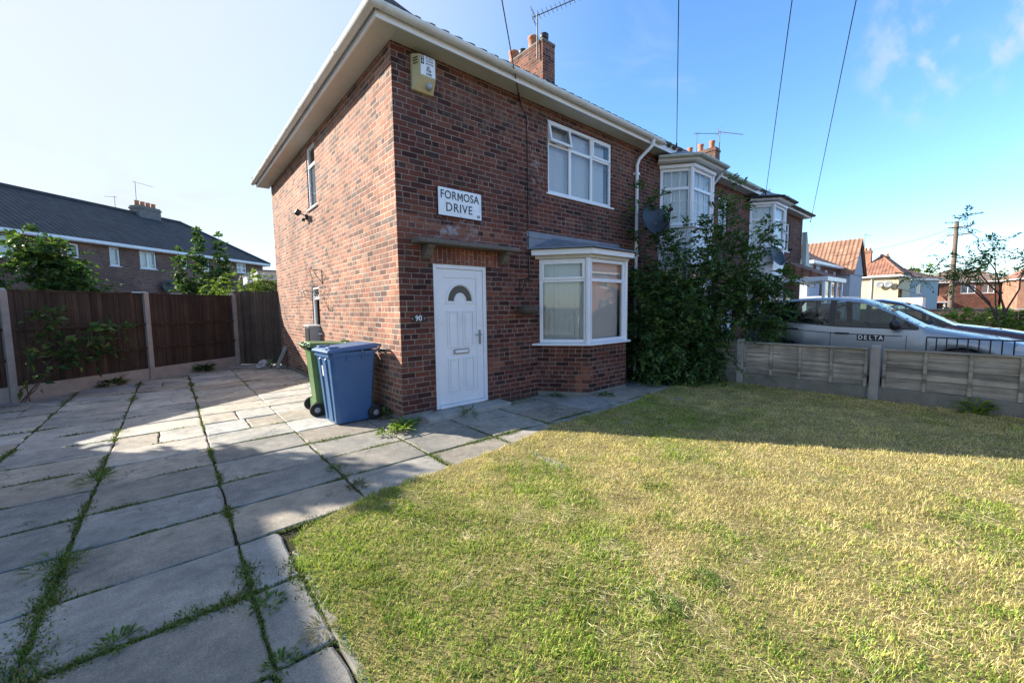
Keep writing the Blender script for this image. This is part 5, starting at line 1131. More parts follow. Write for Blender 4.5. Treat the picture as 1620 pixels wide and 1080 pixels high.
# ------------------------------------------------------------------ houses farther off
def block(name, loc, rz, wid, dep, eave, ridge, label, wallm, roofm, hipL=2.5, hipR=2.5, o=.35, wins=(), winm=None, zb=-.6, grp=None, side_mat=None, fas=True):
    """a detached or semi-detached block: local front faces -Y, x runs 0..wid"""
    h = thing(name, loc, label, 'house', grp); M4 = Matrix.Translation(loc) @ Matrix.Rotation(rz, 4, 'Z')
    b = MB(); b.M = M4; wall(b, wid, zb, eave, [(q[0], q[1], q[2], q[3]) for q in wins]); b.build('front_wall', wallm, h)
    b = MB(); b.M = M4 @ T(wid, dep, 0, pi); wall(b, wid, zb, eave, []); b.build('back_wall', wallm, h)
    for X, a in ((0, -pi/2), (wid, pi/2)):
        b = MB(); b.M = M4 @ T(X, dep if a < 0 else 0, 0, a); wall(b, dep, zb, eave, [])
        if (hipL if X == 0 else hipR) == 0: b.poly([(0,0,eave),(dep,0,eave),(dep/2,0,ridge)])
        b.build('side_wall', side_mat or wallm, h)
    r = MB(); r.M = M4; x0, x1 = -(o if hipL else .08), wid+(o if hipR else .08); y0, y1, ym = -o, dep+o, dep/2; e = eave+.05
    A, B = (x0+hipL if hipL else x0, ym, ridge), (x1-hipR if hipR else x1, ym, ridge)
    r.poly([(x0,y0,e),(x1,y0,e),B,A]); r.poly([(x1,y1,e),(x0,y1,e),A,B])
    if hipL: r.poly([(x0,y1,e),(x0,y0,e),A])
    if hipR: r.poly([(x1,y0,e),(x1,y1,e),B])
    RR = r.build('roof', roofm, h)
    q = MB(); q.M = M4; q.tube([A, B], .12, 6)
    if hipL: q.tube([(x0,y0,e),A], .11, 6)
    if hipR: q.tube([(x1,y0,e),B], .11, 6)
    q.build('ridge_tiles', roofm, RR)
    if fas:
        f = MB(); f.M = M4; f.box(x0, x1, -o-.02, -o+.02, eave-.07, eave+.06); f.box(x0, x1, -o+.02, 0, eave-.1, eave-.08)
        for X in (x0, x1): f.box(X-.02, X+.02, -o, dep+o, eave-.121, eave+.059)
        f.build('fascia', M_PVC, h)
    for q in wins:
        window(h, M4 @ T(q[0], .05, 0), q[1]-q[0], q[2], q[3], q[4] if len(q) > 4 else [], q[5] if len(q) > 5 else None, blind='net', fr=.07)
    return h, M4, RR
def stack_local(h, RR, M4, x, y, z0, z1, lx, ly, pots, mat=M_BRF):
    b = MB(); b.M = M4; b.box(x-lx/2, x+lx/2, y-ly/2, y+ly/2, z0, z1); b.box(x-lx/2-.04, x+lx/2+.04, y-ly/2-.04, y+ly/2+.04, z1-.2, z1-.1); b.build('chimney', mat, RR)
    for i in range(pots):
        p = MB(); p.M = M4; t = (i+.5)/pots-.5; p.lathe([(.13,z1),(.11,z1+.22),(.14,z1+.3),(.1,z1+.3)], (x+(t*lx if lx > ly else 0), y+(t*ly if ly >= lx else 0), 0), 8); p.build('chimney_pot', M_TERRA, RR)
aL = atan2(10.7, 12.4); LH = (-9.0, 19.3, 0)
LW = [(6.05,6.52,3.86,4.78,[]),(7.46,8.32,3.86,4.78,[.43]),(9.76,10.14,4.05,4.78,[]),(13.66,14.5,4.15,4.8,[.42],4.48),(4.35,4.82,4.1,4.72,[]),(6.9,7.8,1.75,2.62,[.45]),(8.9,9.7,1.75,2.6,[]),(11.2,11.6,4.05,4.78,[]),(1.6,2.6,3.85,4.78,[.5])]
h, M4, RR = block('semi_detached_house', LH, aL, 16.0, 7.6, 4.9, 7.55, 'brown brick house with long dark roof standing beyond the left fence', M_BRF, M_TDK, 0.01, 3.0, wins=LW, grp='houses around the garden')
stack_local(h, RR, M4, 11.1, 3.8, 7.0, 8.05, 1.3, .7, 4, plain('grey_chimney_brick', (.16,.15,.14), .9, .2, 6))
aerial(tuple(M4 @ Vector((10.6, 3.8, 8.0))), 1.5, radians(20), 'thin aerial over the grey chimney of the dark roofed house', 3, .9, .8, back=False, tilt=-.1)
aerial(tuple(M4 @ Vector((10.0, 4.6, 7.3))), 1.2, radians(160), 'short aerial behind the grey chimney of the dark roofed house', 3, .5, .7, back=False, tilt=0)
b = MB(); b.M = M4 @ T(8.62, -.25, 2.95); b.lathe([(.0,.04),(.2,.02),(.33,-.03),(.34,-.02),(.2,.035),(.0,.055)], n=20, axis='y'); d = thing('satellite_dish', tuple(M4 @ Vector((8.62,-.25,2.95))), 'dark satellite dish on the brown brick house beyond the fence', 'satellite dish'); b.build('reflector', M_BLACK, d)
k = MB(); k.M = M4 @ T(8.62, -.25, 2.95); k.tube([(0,.04,0),(0,.24,0)], .03, 6); k.build('wall_mount', M_METAL, d)
# small brick outhouse behind the gate
oh = thing('brick_outhouse', (.3, 12, 0), 'small brick outhouse with white fascia behind the side gate', 'outhouse')
b = MB(); b.box(.15, 3.2, 11, 14, -.1, 2.55); b.build('walls', M_BRF, oh)
b = MB(); b.box(-.02, 3.4, 10.8, 14.2, 2.552, 2.86); b.build('fascia', M_PVC, oh)
b = MB(); b.box(-.05, 3.45, 10.75, 14.25, 2.862, 2.9); b.build('roof', M_LEAD, oh)
# orange-roofed row with a front gable
OW = [(2.0,2.7,2.5,3.6),(4.0,4.9,2.5,3.6,[.45]),(5.8,6.5,2.5,3.6,[]),(.6,1.1,2.5,3.5)]
M_GREY = plain('grey_render', (.42,.44,.46), .85, .08, 2, bmp=.1)
OW = [(1.0,1.7,2.6,3.6,[]),(3.9,4.8,2.5,3.7,[.45]),(6.1,7.0,2.5,3.7,[.45]),(.8,2.2,.3,1.5,[.7],1.1),(4.0,6.4,.3,1.6,[.8,1.6],1.2)]
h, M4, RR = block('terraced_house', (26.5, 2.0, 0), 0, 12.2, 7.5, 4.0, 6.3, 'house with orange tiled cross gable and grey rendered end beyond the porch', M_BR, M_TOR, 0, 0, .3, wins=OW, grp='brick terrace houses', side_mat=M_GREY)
b = MB(); b.M = M4; b.box(-.02, 2.6, -.03, -.002, -.5, 2.5); b.box(-.02, .98, -.03, -.002, 2.502, 3.98); b.box(1.72, 2.6, -.03, -.002, 2.502, 3.98); b.build('grey_render', M_GREY, h)
b = MB(); b.M = M4
b.poly([(7.0,-.95,3.5),(7.0,3.5,3.5),(9.3,3.5,6.15),(9.3,-.95,6.15)]); b.poly([(9.3,-.95,6.15),(9.3,3.5,6.15),(11.6,3.5,3.5),(11.6,-.95,3.5)]); b.build('cross_gable_roof', M_TOR, h)
b = MB(); b.M = M4; b.poly([(7.15,-.75,3.55),(11.45,-.75,3.55),(9.3,-.75,6.0)]); b.box(7.3, 11.3, -.7, -.0021, -.5, 3.55); b.build('gable_wall', M_GREY, h)
b = MB(); b.M = M4; b.prism([(-.2,-1.3,1.75),(7.0,-1.3,1.75),(7.0,-1.3,1.95),(-.2,-1.3,1.95)], (0,1.298,0)); b.build('porch_canopy', M_PVC, h)
b = MB(); b.M = M4
for x in (0,.9,2.2,3.0,4.2,5.0,5.9,6.8): b.box(x-.06, x+.06, -1.25, -1.15, -.5, 1.75)
b.build('porch_post', M_PVC, h)
stack_local(h, RR, M4, 3.0, 3.75, 5.6, 7.0, 1.4, .6, 4, M_BRO)
aerial((31.2, 5.7, 6.6), 3.2, radians(10), 'tall hooked aerial above the orange tiled roof', 2, 1.1, 1.2, back=False, tilt=0)
# cream end house
M_CRM = plain('cream_render', (.66, .53, .33), .9, .06, 1.5, bmp=.1, dirt=((.42,.36,.25), .35))
h, M4, RR = block('cream_house', (52.5, .85, 0), 0, 9, 3.5, 4.2, 6.5, 'cream rendered end house with brown roof and white downpipe', M_CRM, M_TRB, 3.0, 2.0, .35, grp='houses around the garden')
stack_local(h, RR, M4, 1.9, 2.9, 5.3, 7.0, .7, 1.0, 3, M_BRO); stack_local(h, RR, M4, 3.6, 1.6, 5.2, 6.4, .6, .8, 2, M_BRO)
b = MB(); b.M = M4; b.tube([(-.06,2.0,4.1),(-.06,2.0,-.4)], .06, 8); b.build('downpipe', M_PVC, h)
for y in (1.35, .7):
    b = MB(); b.M = M4 @ T(-.3, y, 3.35, -pi/2); b.lathe([(.0,.03),(.2,.02),(.34,-.03),(.34,-.02),(.2,.03),(.0,.05)], n=16, axis='y'); d = thing('satellite_dish', tuple(M4 @ Vector((-.3,y,3.35))), 'grey satellite dish on cream wall, '+('beside the downpipe' if y > 1 else 'nearer the front corner'), 'satellite dish', 'satellite dishes on the cream wall'); b.build('reflector', M_HUB, d)
    k = MB(); k.M = M4; k.tube([(-.28,y,3.35),(-.02,y,3.2)], .03, 6); k.build('wall_mount', M_METAL, d)
b = MB(); b.M = M4; b.poly([(-.3,-1.9,2.0),(3,-1.9,2.0),(3,-.002,2.9),(-.3,-.002,2.9)]); b.build('porch_roof', M_TRB, h)
b = MB(); b.M = M4; b.box(-.15, 2.9, -1.75, -.003, -.5, 1.98); b.build('porch', M_PVC, h)
aerial((54.5, 3.9, 6.9), 1.9, radians(-10), 'spindly aerial above the cream house chimney', 3, 1.6, 1.4, back=False, tilt=0)
# pale blue house and the brick row at the end of the street
h, M4, RR = block('blue_house', (66, 1.3, 0), radians(-20), 6, 6, 4.3, 6.0, 'small pale blue house between the cream and the far brick houses', plain('pale_blue_render', (.36,.42,.44), .85, .06, 2), M_TGB, 2, 2, .3, wins=[(1.4,2.6,2.6,3.7,[.6])], grp='houses around the garden')
h, M4, RR = block('brick_house', (90, 5.2, 0), radians(-66), 5.2, 8, 4.6, 6.35, 'far orange brick house with brown hipped roof and white edged porch', M_BRO, M_TGB, 1.2, 1.2, .3, wins=[(2.0,2.9,2.9,4.0,[])], grp='houses around the garden')
b = MB(); b.M = M4; b.poly([(-.4,-2.2,1.55),(5.6,-2.2,1.55),(5.6,-.003,2.5),(-.4,-.003,2.5)]); b.build('porch_roof', M_TRB, h)
b = MB(); b.M = M4; b.box(-.4, 5.6, -2.22, -2.1, 1.42, 1.55)
b.build('porch_fascia', M_PVC, h)
for x in (.3, 2.0, 3.8, 5.3):
    b = MB(); b.M = M4; b.box(x-.1, x+.1, -2.1, -1.95, -.5, 1.42); b.build('porch_post', M_PVC, h)
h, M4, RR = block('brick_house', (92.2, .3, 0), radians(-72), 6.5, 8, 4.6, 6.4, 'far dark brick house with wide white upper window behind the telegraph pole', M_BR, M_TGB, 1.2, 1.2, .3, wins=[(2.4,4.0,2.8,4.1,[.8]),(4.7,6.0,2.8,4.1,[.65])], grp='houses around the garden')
h, M4, RR = block('brick_house', (88, -7.5, 0), radians(-78), 9, 8, 4.6, 6.4, 'far brick house at the right end of the street view', M_BRO, M_TRB, 2, 2, .3, wins=[(2,3.2,2.8,4.0,[.6]),(5,6.2,2.8,4.0,[.6])], grp='houses around the garden')
# dark boarded fence and a white car at the end of the gardens
f = thing('board_fence', (24, -3.2, 0), 'dark low board fence at the far end of the front gardens', 'fence')
b = MB(); y = -2.0
while y > -9: b.box(24, 24.03, y-.11, y, -.1, 1.12+random.uniform(-.02,.02)); y -= .12
b.build('boards', M_WDK, f)
for yy in (-2.0, -4.0, -6.0, -8.0):
    b = MB(); b.box(24.035, 24.12, yy-.05, yy+.05, -.1, 1.2); b.build('post', M_WDK, f)
f = thing('brick_garden_wall', (40, -1, 0), 'low brick garden wall in front of the far porches', 'wall')
b = MB(); b.box(40, 40.25, -8, 3.2, -.3, .95); b.build('wall', M_BRF, f)
b = MB(); b.box(39.95, 40.3, -8, 3.2, .951, 1.05); b.build('coping', M_CONC, f)
car('parked_car', (44, -3.2, -.05), radians(100), M_WPT, 'white hatchback parked far down the street beyond the green hedge', 4.0,
    [(0,.6),(.06,.74),(.25,.86),(.8,.97),(1.2,1.03),(1.6,1.25),(2.0,1.45),(2.6,1.5),(3.2,1.45),(3.6,1.25),(3.9,1.0),(4.0,.8)],
    (.8, 3.25), dict(win=[1.3,1.5,1.55,2.3,2.36,3.1], ws0=1.2, ws1=2.05, rw0=3.25, rw1=3.85, belt=[(1.2,.97),(2.6,1.0),(3.8,1.02)], roofedge=[(1.2,.99),(1.7,1.2),(2.1,1.37),(2.6,1.4),(3.1,1.36),(3.4,1.15),(3.9,1.03)], doors=[1.5,2.33,3.2], mirror=1.5), detail=False)
# ------------------------------------------------------------------ the unseen house next door, shaped so its shadow covers the driveway
h, M4, RR = block('semi_detached_house', (-7.2, -2.5, 0), radians(90), 9.6, 8, 4.5, 6.6, 'unseen neighbouring brick house left of the paved drive, placed for its shadow', M_BRF, M_TBR, 3.5, 3.5, .0, wins=[(2,3.4,2.8,4.0,[.7]),(6,7.4,2.8,4.0,[.7])], grp='houses around the garden', fas=False)
for k, (xx, lb) in enumerate(((-20, 'pale rendered house across the road, left of the pair'), (-3, 'brick house straight across the road'), (13, 'brick house across the road towards the cars'), (29, 'second brick house across the road towards the cars'), (45, 'last house across the road at the right'))):
    block('semi_detached_house', (xx+12, -22, 0), pi, 12, 8, 4.9, 7.4, lb, (M_CRM, M_BRO, M_BRF, M_BRO, M_BRF)[k], M_TRB, 3, 3, wins=[(1.2,3,.9,2.3,[.9]),(8,10,.9,2.3,[1.0]),(1.3,2.9,3.4,4.6,[.8]),(8.2,9.8,3.4,4.6,[.8]),(5,6,.1,2.1)], grp='houses around the garden')
car('parked_van', (-9.6, -10.2, 0), radians(20), M_WPT, 'white panel van parked at the kerb left of the camera', 5.0,
    [(0,.7),(.06,.9),(.3,1.05),(.8,1.18),(1.0,1.25),(1.5,1.7),(1.9,2.0),(2.4,2.08),(4.6,2.08),(4.9,2.0),(5.0,1.2)],
    (.95, 4.0), dict(win=[1.1,1.3,1.35,2.2], ws0=.95, ws1=1.85, rw0=4.86, rw1=4.95, belt=[(.95,1.12),(2.4,1.15),(5,1.2)], roofedge=[(.95,1.14),(1.5,1.62),(1.9,1.85),(2.4,1.92),(4.9,1.9)], doors=[1.2,2.3], mirror=1.3), W=.92, detail=False)
# ------------------------------------------------------------------ poles and overhead cables
PT = Vector((-5.68, -6.77, 7.83))
po = thing('telegraph_pole', (-5.75, -6.85, 0), 'wooden telegraph pole by the pavement that feeds the house cables', 'pole')
b = MB(); b.tube([(-5.75,-6.85,-.1),(-5.72,-6.82,8.1)], [.15,.11], 12); b.build('shaft', M_POLE, po)
b = MB(); b.lathe([(.16,7.75),(.16,7.82)], (-5.72,-6.82,0), 12); b.build('ring_head', M_METAL, po)
def cable(a, b_, label, sag=.12, r=.0075, n=14):
    a, b_ = Vector(a), Vector(b_); c = thing('overhead_cable', tuple(b_), label, 'cable', 'overhead cables'); m_ = MB()
    m_.tube([tuple(a.lerp(b_, i/n)-Vector((0,0,sag*4*(i/n)*(1-i/n)))) for i in range(n+1)], r, 5); m_.build('wire', M_WIRE, c)
    k = MB(); k.tube([tuple(b_), tuple(b_+(a-b_).normalized()*.16)], r*2.2, 6); k.build('clamp', M_BLACK, c); return c
cable(PT, (2.14, -.03, 4.80), 'overhead cable dropping to the near house wall above the sign', .05)
cable(PT, (6.38, -.42, 4.98), 'overhead cable meeting the gutter where the two houses join', .05)
cable(PT, (11.74, -.45, 4.85), 'overhead cable running to the farther white bay', .08)
cable(PT, (16.35, -.5, 4.6), 'overhead cable running to the last house of the brick terrace', .1)
po2 = thing('telegraph_pole', (42.3, -3.15, 0), 'brown wooden telegraph pole with short arms at the far right', 'pole')
pb, pt2 = Vector((42.3, -3.15, 0)), Vector((42.5, -3.12, 7.41))
b = MB(); b.tube([(pb.x,pb.y,-.2),(pb.x,pb.y,pt2.z)], [.17,.12], 12); b.build('shaft', M_POLE, po2)
for dz in (-.45, -1.0):
    b = MB(); b.box(pb.x-.05, pb.x+.05, pb.y-.75, pb.y+.45, pt2.z+dz, pt2.z+dz+.08); b.build('cross_arm', M_POLE, po2)
ptop = Vector((pb.x, pb.y, pt2.z-.4))
for tgt, lb in (((31.0, 1.6, 4.6), 'thin wire from the far pole to the orange roofed house'), ((52.4, 2.4, 4.4), 'thin wire from the far pole to the cream house'), ((66.5, 2.2, 4.4), 'thin wire from the far pole to the pale blue house')):
    cable(ptop, tgt, lb, .25, .012)
# ------------------------------------------------------------------ plants
def sprays(twigs, pal, leafL, leafW, nl):
    """compound leaves along twigs; twigs = list of (start, end, droop)"""
    Ps, Ds, Ns, Ls, Ws = [], [], [], [], []
    for (a, b, dr) in twigs:
        a, b = np.array(a), np.array(b); d = b-a; l = np.linalg.norm(d); d = d/l
        s = np.cross(d, [0, 0, 1.]); s /= np.linalg.norm(s)+1e-6; n_ = np.cross(s, d)
        nn = nl
        f = np.linspace(.15, 1, nn); sg = np.where(np.arange(nn) % 2, 1, -1)
        pts = a+d*(f*l)[:, None]-np.array([0, 0, 1.])*(dr*f**2*l)[:, None]
        dd = d*.75+s*sg[:, None]*.85; dd[-1] = d; dd += RNG.normal(0, .22, (nn, 3)); dd[:, 2] -= dr*.6
        Ps.append(pts); Ds.append(dd); Ns.append(n_+RNG.normal(0, .3, (nn, 3))); sc = RNG.uniform(.7, 1.2, nn)*np.interp(f, [0,.5,1], [.7,1.1,.9]); Ls.append(leafL*sc); Ws.append(leafW*sc)
    P = np.concatenate(Ps); return leaf_quads(P, np.concatenate(Ds), np.concatenate(Ns), np.concatenate(Ls), np.concatenate(Ws), pick(len(P), pal))
def build_leaves(name, parts, root):
    vs, ts, cs, o = [], [], [], 0
    off = np.array(root.location) if root else np.zeros(3)
    for v, t, c in parts: vs.append(v-off); ts.append(t+o); cs.append(c); o += len(v)
    return fast_mesh(name, np.concatenate(vs), np.concatenate(ts), np.concatenate(cs), M_LEAF, root)
def curve(a, b, bend, n=9, wob=.03):
    a, b = np.array(a, float), np.array(b, float); m = (a+b)/2+np.array(bend); t = np.linspace(0, 1, n)[:, None]
    p = (1-t)**2*a+2*t*(1-t)*m+t*t*b; p[1:-1] += RNG.normal(0, wob, (n-2, 3)); return p
def woody(name, loc, label, cat, stems, pal, spray_len=.26, leafL=.085, leafW=.034, nl=9, per=26, mass=(), side=.5, group=None, r0=.022, start=.25, droop=.35):
    h = thing(name, loc, label, cat, group); tw = []; parts = []
    for (a, b, bend) in stems:
        p = curve(a, b, bend); L = len(p)
        s = MB(); s.tube([tuple(q) for q in p], [r0*(1-.8*i/(L-1)) for i in range(L)], 6)
        for k in range(per//3):
            f = random.uniform(start, .98); i = min(L-2, int(f*(L-1))); q = p[i]+(p[i+1]-p[i])*(f*(L-1)-i); ax = p[i+1]-p[i]; ax = ax/np.linalg.norm(ax)
            d = RNG.normal(size=3); d -= ax*d.dot(ax)*.6; d /= np.linalg.norm(d); d = d*.85+ax*.45+np.array([0,0,.15]); l = side*random.uniform(.4, 1.0)*(1.15-f*.7)
            e = q+d*l; sub = curve(q, e, (0,0,.06*l), 5, .008); s.tube([tuple(z) for z in sub], [.006*(1-.6*j/4) for j in range(5)], 4)
            for j in range(3+int(l*8)):
                g = random.uniform(.25, 1); pt = q+(e-q)*g; dd = RNG.normal(size=3)*.7+d*.8+np.array([0,0,.12]); dd /= np.linalg.norm(dd); tw.append((pt, pt+dd*spray_len*random.uniform(.6,1.15), droop))
        for j in range(4):
            dd = (p[-1]-p[-2]); dd = dd/np.linalg.norm(dd)+RNG.normal(size=3)*.6; tw.append((p[-1], p[-1]+dd/np.linalg.norm(dd)*spray_len, droop))
        s.build('stem', M_BARK, h)
    parts.append(sprays(tw, pal, leafL, leafW, nl))
    for (c, r, n) in mass:   # denser inner growth: short sprays scattered through the crown's volume
        q = RNG.normal(size=(n, 3)); q /= np.linalg.norm(q, axis=1, keepdims=True); q *= RNG.random((n, 1))**.45; cl = RNG.normal(0, .07, (n, 3))
        q = np.array(c)+q*np.array(r)+cl
        keep = (q[:, 2] > .02); q = q[keep]
        k = vnoise(q[:, 0]*1+q[:, 2]*1.3, q[:, 1]+q[:, 2]*.7, 3.3, 71); q = q[k > .36]
        out_ = (q-np.array(c))/np.array(r)
        t2 = []
        for z, o_ in zip(q, out_):
            dd = o_*.8+RNG.normal(size=3)*.7+np.array([0,0,.05]); dd /= np.linalg.norm(dd); t2.append((z, z+dd*spray_len*random.uniform(.6,1.1), droop))
        if t2: parts.append(sprays(t2, pal, leafL, leafW, nl))
    build_leaves('foliage', parts, h); return h
DKG = [(.042,.10,.03),(.066,.138,.04),(.10,.175,.048),(.05,.105,.032),(.15,.22,.06),(.03,.07,.022)]
MDG = [(.05,.10,.03),(.08,.14,.04),(.11,.18,.05),(.04,.08,.028)]
YLG = [(.14,.22,.04),(.19,.28,.05),(.10,.17,.035),(.24,.32,.07)]
woody('tall_shrub', (5.65, -1.0, 0), 'tall dark green shrub growing up between the two houses against the low fence', 'shrub',
    [((5.2,-.5,0),(5.25,-.28,3.9),(-.1,0,0)), ((5.3,-.6,0),(5.55,-.5,3.75),(0,0,0)), ((5.5,-.7,0),(5.78,-.55,3.45),(-.1,.1,0)), ((5.7,-.8,0),(6.2,-.8,3.25),(0,0,.1)), ((5.8,-.8,0),(5.7,-.7,2.8),(.2,0,0)),
     ((5.9,-1.0,0),(6.5,-1.2,3.5),(-.1,0,.2)), ((6.0,-1.0,0),(6.62,-1.5,4.0),(-.2,.2,.1)), ((6.0,-1.1,0),(6.75,-1.62,3.5),(0,.1,.2)), ((5.9,-1.1,0),(6.95,-2.0,2.8),(-.1,0,.5)), ((6.0,-1.1,0),(7.02,-2.1,3.15),(-.1,.1,.5)),
     ((6.0,-1.2,0),(7.05,-2.4,2.1),(0,0,.6)), ((6.0,-1.3,0),(6.85,-2.45,1.35),(0,0,.6)), ((5.2,-.6,0),(4.9,-.35,2.5),(0,0,.1)), ((5.3,-.7,0),(4.75,-.6,1.7),(0,0,.3)), ((5.6,-1.1,0),(5.2,-1.4,1.6),(0,0,.3)), ((5.8,-1.2,0),(6.0,-1.7,1.5),(0,0,.3)),
     ((6.3,-1.9,.0),(6.55,-2.45,1.9),(.05,0,.1)), ((6.1,-.5,0),(6.9,-.9,2.6),(0,0,.2))],
    DKG, leafL=.10, leafW=.046, mass=[((5.1,-.75,.65),(.68,.55,.8),620), ((5.75,-1.2,.6),(.85,.65,.8),900), ((5.6,-.95,1.5),(.8,.5,.6),480), ((6.35,-1.3,1.6),(.58,.5,.7),320), ((6.6,-1.8,1.95),(.45,.4,.65),210), ((5.35,-.5,2.1),(.5,.35,.5),110), ((6.35,-1.2,2.6),(.45,.4,.6),130), ((6.7,-2.2,1.35),(.3,.3,.6),130), ((6.65,-1.5,3.3),(.22,.22,.6),80), ((5.7,-.8,2.6),(.6,.3,.35),60)], per=36, side=.62, r0=.017)
# climbing plant on the left fence, bushes and trees behind it
woody('climbing_plant', (-4.3, 5.75, 0), 'dark leafy plant spreading over the left fence panel', 'plant',
    [((-4.35,5.7,0),(-3.42,6.2,1.2),(-.1,-.1,.4)), ((-4.3,5.75,0),(-3.95,5.85,1.5),(-.2,0,.2)), ((-4.4,5.7,0),(-3.4,6.25,.75),(0,-.1,.4)), ((-4.4,5.7,0),(-3.12,6.42,1.18),(0,-.1,.4))],
    DKG+MDG[:1], spray_len=.26, leafL=.16, leafW=.085, nl=4, per=15, side=.22, mass=[((-4.15,5.72,.75),(.3,.2,.55),34)], r0=.009, start=.45)
woody('sycamore_tree', (-5.1, 14.6, 0), 'rounded green tree behind the fence at the left edge', 'tree',
    [((-5.1,14.6,0),(-4.9,14.4,3.6),(0,0,0)), ((-5.1,14.6,1),(-4.5,14.1,2.7),(0,0,.3)), ((-5.1,14.6,1),(-5.9,14.8,3.9),(0,0,.3)), ((-5.1,14.6,1.2),(-5.3,14.2,4.0),(0,0,.2)), ((-5.1,14.6,.8),(-4.7,14.1,2.2),(0,0,.3))],
    DKG+MDG, spray_len=.32, leafL=.2, leafW=.13, nl=6, per=24, side=.8, r0=.05, mass=[((-5.0,14.4,3.0),(.65,.6,.75),170), ((-4.75,14.1,2.2),(.5,.5,.5),150), ((-5.9,14.9,3.0),(.9,.7,1.0),220), ((-5.4,14.5,1.4),(1.2,.7,.9),200)])
woody('young_sycamore', (-1.4, 14.1, 0), 'young tree with three upright leafy spires behind the fence', 'tree',
    [((-1.4,14.1,0),(-1.36,14.17,4.5),(0,0,0)), ((-1.3,14.0,.2),(-.74,13.7,4.3),(.15,0,0)), ((-1.5,14.1,.2),(-1.95,14.5,3.75),(-.2,0,0)), ((-1.4,14.1,.5),(-.6,13.6,3.3),(.1,0,0))],
    MDG+DKG[:2], spray_len=.17, leafL=.15, leafW=.10, nl=5, per=42, side=.17, r0=.03, mass=[((-1.45,14.1,2.2),(.6,.5,.5),230), ((-.9,13.75,2.5),(.42,.4,.6),170), ((-1.37,14.15,3.5),(.19,.19,.85),90), ((-1.92,14.45,2.95),(.22,.22,.6),80), ((-.76,13.72,3.4),(.2,.2,.75),90)], start=.3)
woody('yellow_green_bush', (-.6, 10.2, 0), 'bright yellow green bush behind the fence beside the gate', 'bush',
    [((-.8,10.3,0),(-1.1,10.45,2.5),(0,0,0)), ((-.6,10.2,0),(-.75,10.15,2.6),(0,0,0)), ((-.5,10,0),(-.3,9.8,2.65),(0,0,0)), ((-.4,9.9,0),(-.05,9.6,2.55),(0,0,0))],
    YLG, spray_len=.2, leafL=.085, leafW=.04, nl=8, per=34, side=.4, r0=.02, mass=[((-1.05,10.4,2.05),(.55,.35,.45),300), ((-.25,9.75,2.15),(.45,.35,.5),300)])
woody('dark_bush', (.1, 9.7, 0), 'small dark bush between the bright bush and the house', 'bush',
    [((.1,9.7,0),(.12,9.4,2.5),(0,0,0)), ((.1,9.7,0),(.3,9.8,2.4),(0,0,0))], DKG, spray_len=.18, leafL=.08, leafW=.04, nl=7, per=30, side=.3, mass=[((.13,9.5,2.0),(.25,.25,.5),110)])
woody('small_bush', (-4.1, 15.6, 0), 'small olive green bush top just over the left fence', 'bush', [((-4.1,15.6,0),(-4.1,15.5,2.6),(0,0,0))], MDG+YLG[:1], spray_len=.2, leafL=.1, leafW=.05, nl=7, per=24, side=.35, start=.6, mass=[((-4.1,15.55,2.35),(.4,.3,.25),60)])
woody('rowan_tree', (12.9, -5.3, 0), 'slender tree with sparse feathery branches at the right of the drive', 'tree',
    [((12.9,-5.3,0),(12.4,-5.0,2.9),(.2,0,0)), ((12.9,-5.3,1.2),(11.3,-4.55,3.3),(.1,0,.5)), ((12.9,-5.3,1.3),(10.85,-4.3,2.55),(.2,0,.7)), ((12.8,-5.2,1.2),(10.35,-3.85,2.2),(.3,0,.6)), ((12.8,-5.2,1.1),(11.0,-4.5,1.95),(.3,0,.5)), ((12.9,-5.3,1.2),(12.9,-5.6,2.5),(0,0,.3))],
    DKG+MDG[:2], spray_len=.28, leafL=.085, leafW=.032, nl=10, per=15, side=.6, r0=.02, start=.45, mass=[((12.3,-4.9,2.5),(.8,.7,.7),60)])
woody('round_hedge', (21.5, -4.7, 0), 'bright yellow green clipped hedge beyond the cars', 'hedge',
    [((21.5,-4.6,0),(21.4,-4.5,1.1),(0,0,0)), ((22,-5.2,0),(22,-5.2,1.1),(0,0,0)), ((21.2,-4,0),(21.2,-4,.95),(0,0,0))], YLG, spray_len=.2, leafL=.12, leafW=.07, nl=6, per=30, side=.5, mass=[((21.3,-4.3,.6),(.75,.75,.62),330), ((22.0,-5.3,.6),(.9,.9,.7),380), ((22.4,-6.6,.6),(.9,.9,.65),300)])
woody('front_garden_shrub', (18.6, -2.4, 0), 'small green garden shrub in front of the porch row', 'shrub', [((18.6,-2.4,0),(18.5,-2.4,1.3),(0,0,0))], MDG, leafL=.09, leafW=.05, nl=7, per=30, side=.5, mass=[((18.6,-2.4,.8),(.5,.5,.5),110)])
def far_tree(loc, h_, r, label, pal):
    x, y, z = loc
    return woody('background_tree', (x, y, 0), label, 'tree', [((x,y,0),(x,y,h_),(0,0,0)), ((x,y,h_*.3),(x-r*.6,y+r*.5,h_*.85),(0,0,.5)), ((x,y,h_*.3),(x+r*.6,y-r*.6,h_*.8),(0,0,.5))], pal, spray_len=1.0, leafL=.55, leafW=.4, nl=5, per=12, side=r*.6, r0=.25, mass=[((x,y,h_*.66),(r,r,h_*.34),260), ((x-r*.5,y+r*.6,h_*.55),(r*.6,r*.6,h_*.25),120), ((x+r*.4,y-r*.7,h_*.55),(r*.6,r*.7,h_*.25),120)], group='trees at the end of the street')
HAZG = [(.07,.10,.05),(.10,.13,.06),(.06,.085,.045)]
far_tree((112, 9.5, 0), 7.6, 4.5, 'dark tree rising behind the pale blue house', HAZG)
far_tree((128, 4.0, 0), 9.2, 5, 'broad pale green tree behind the far brick roofs', YLG[:3])
far_tree((130, -3.0, 0), 8.4, 5, 'dark green tree behind the far roofs by the pole', HAZG)
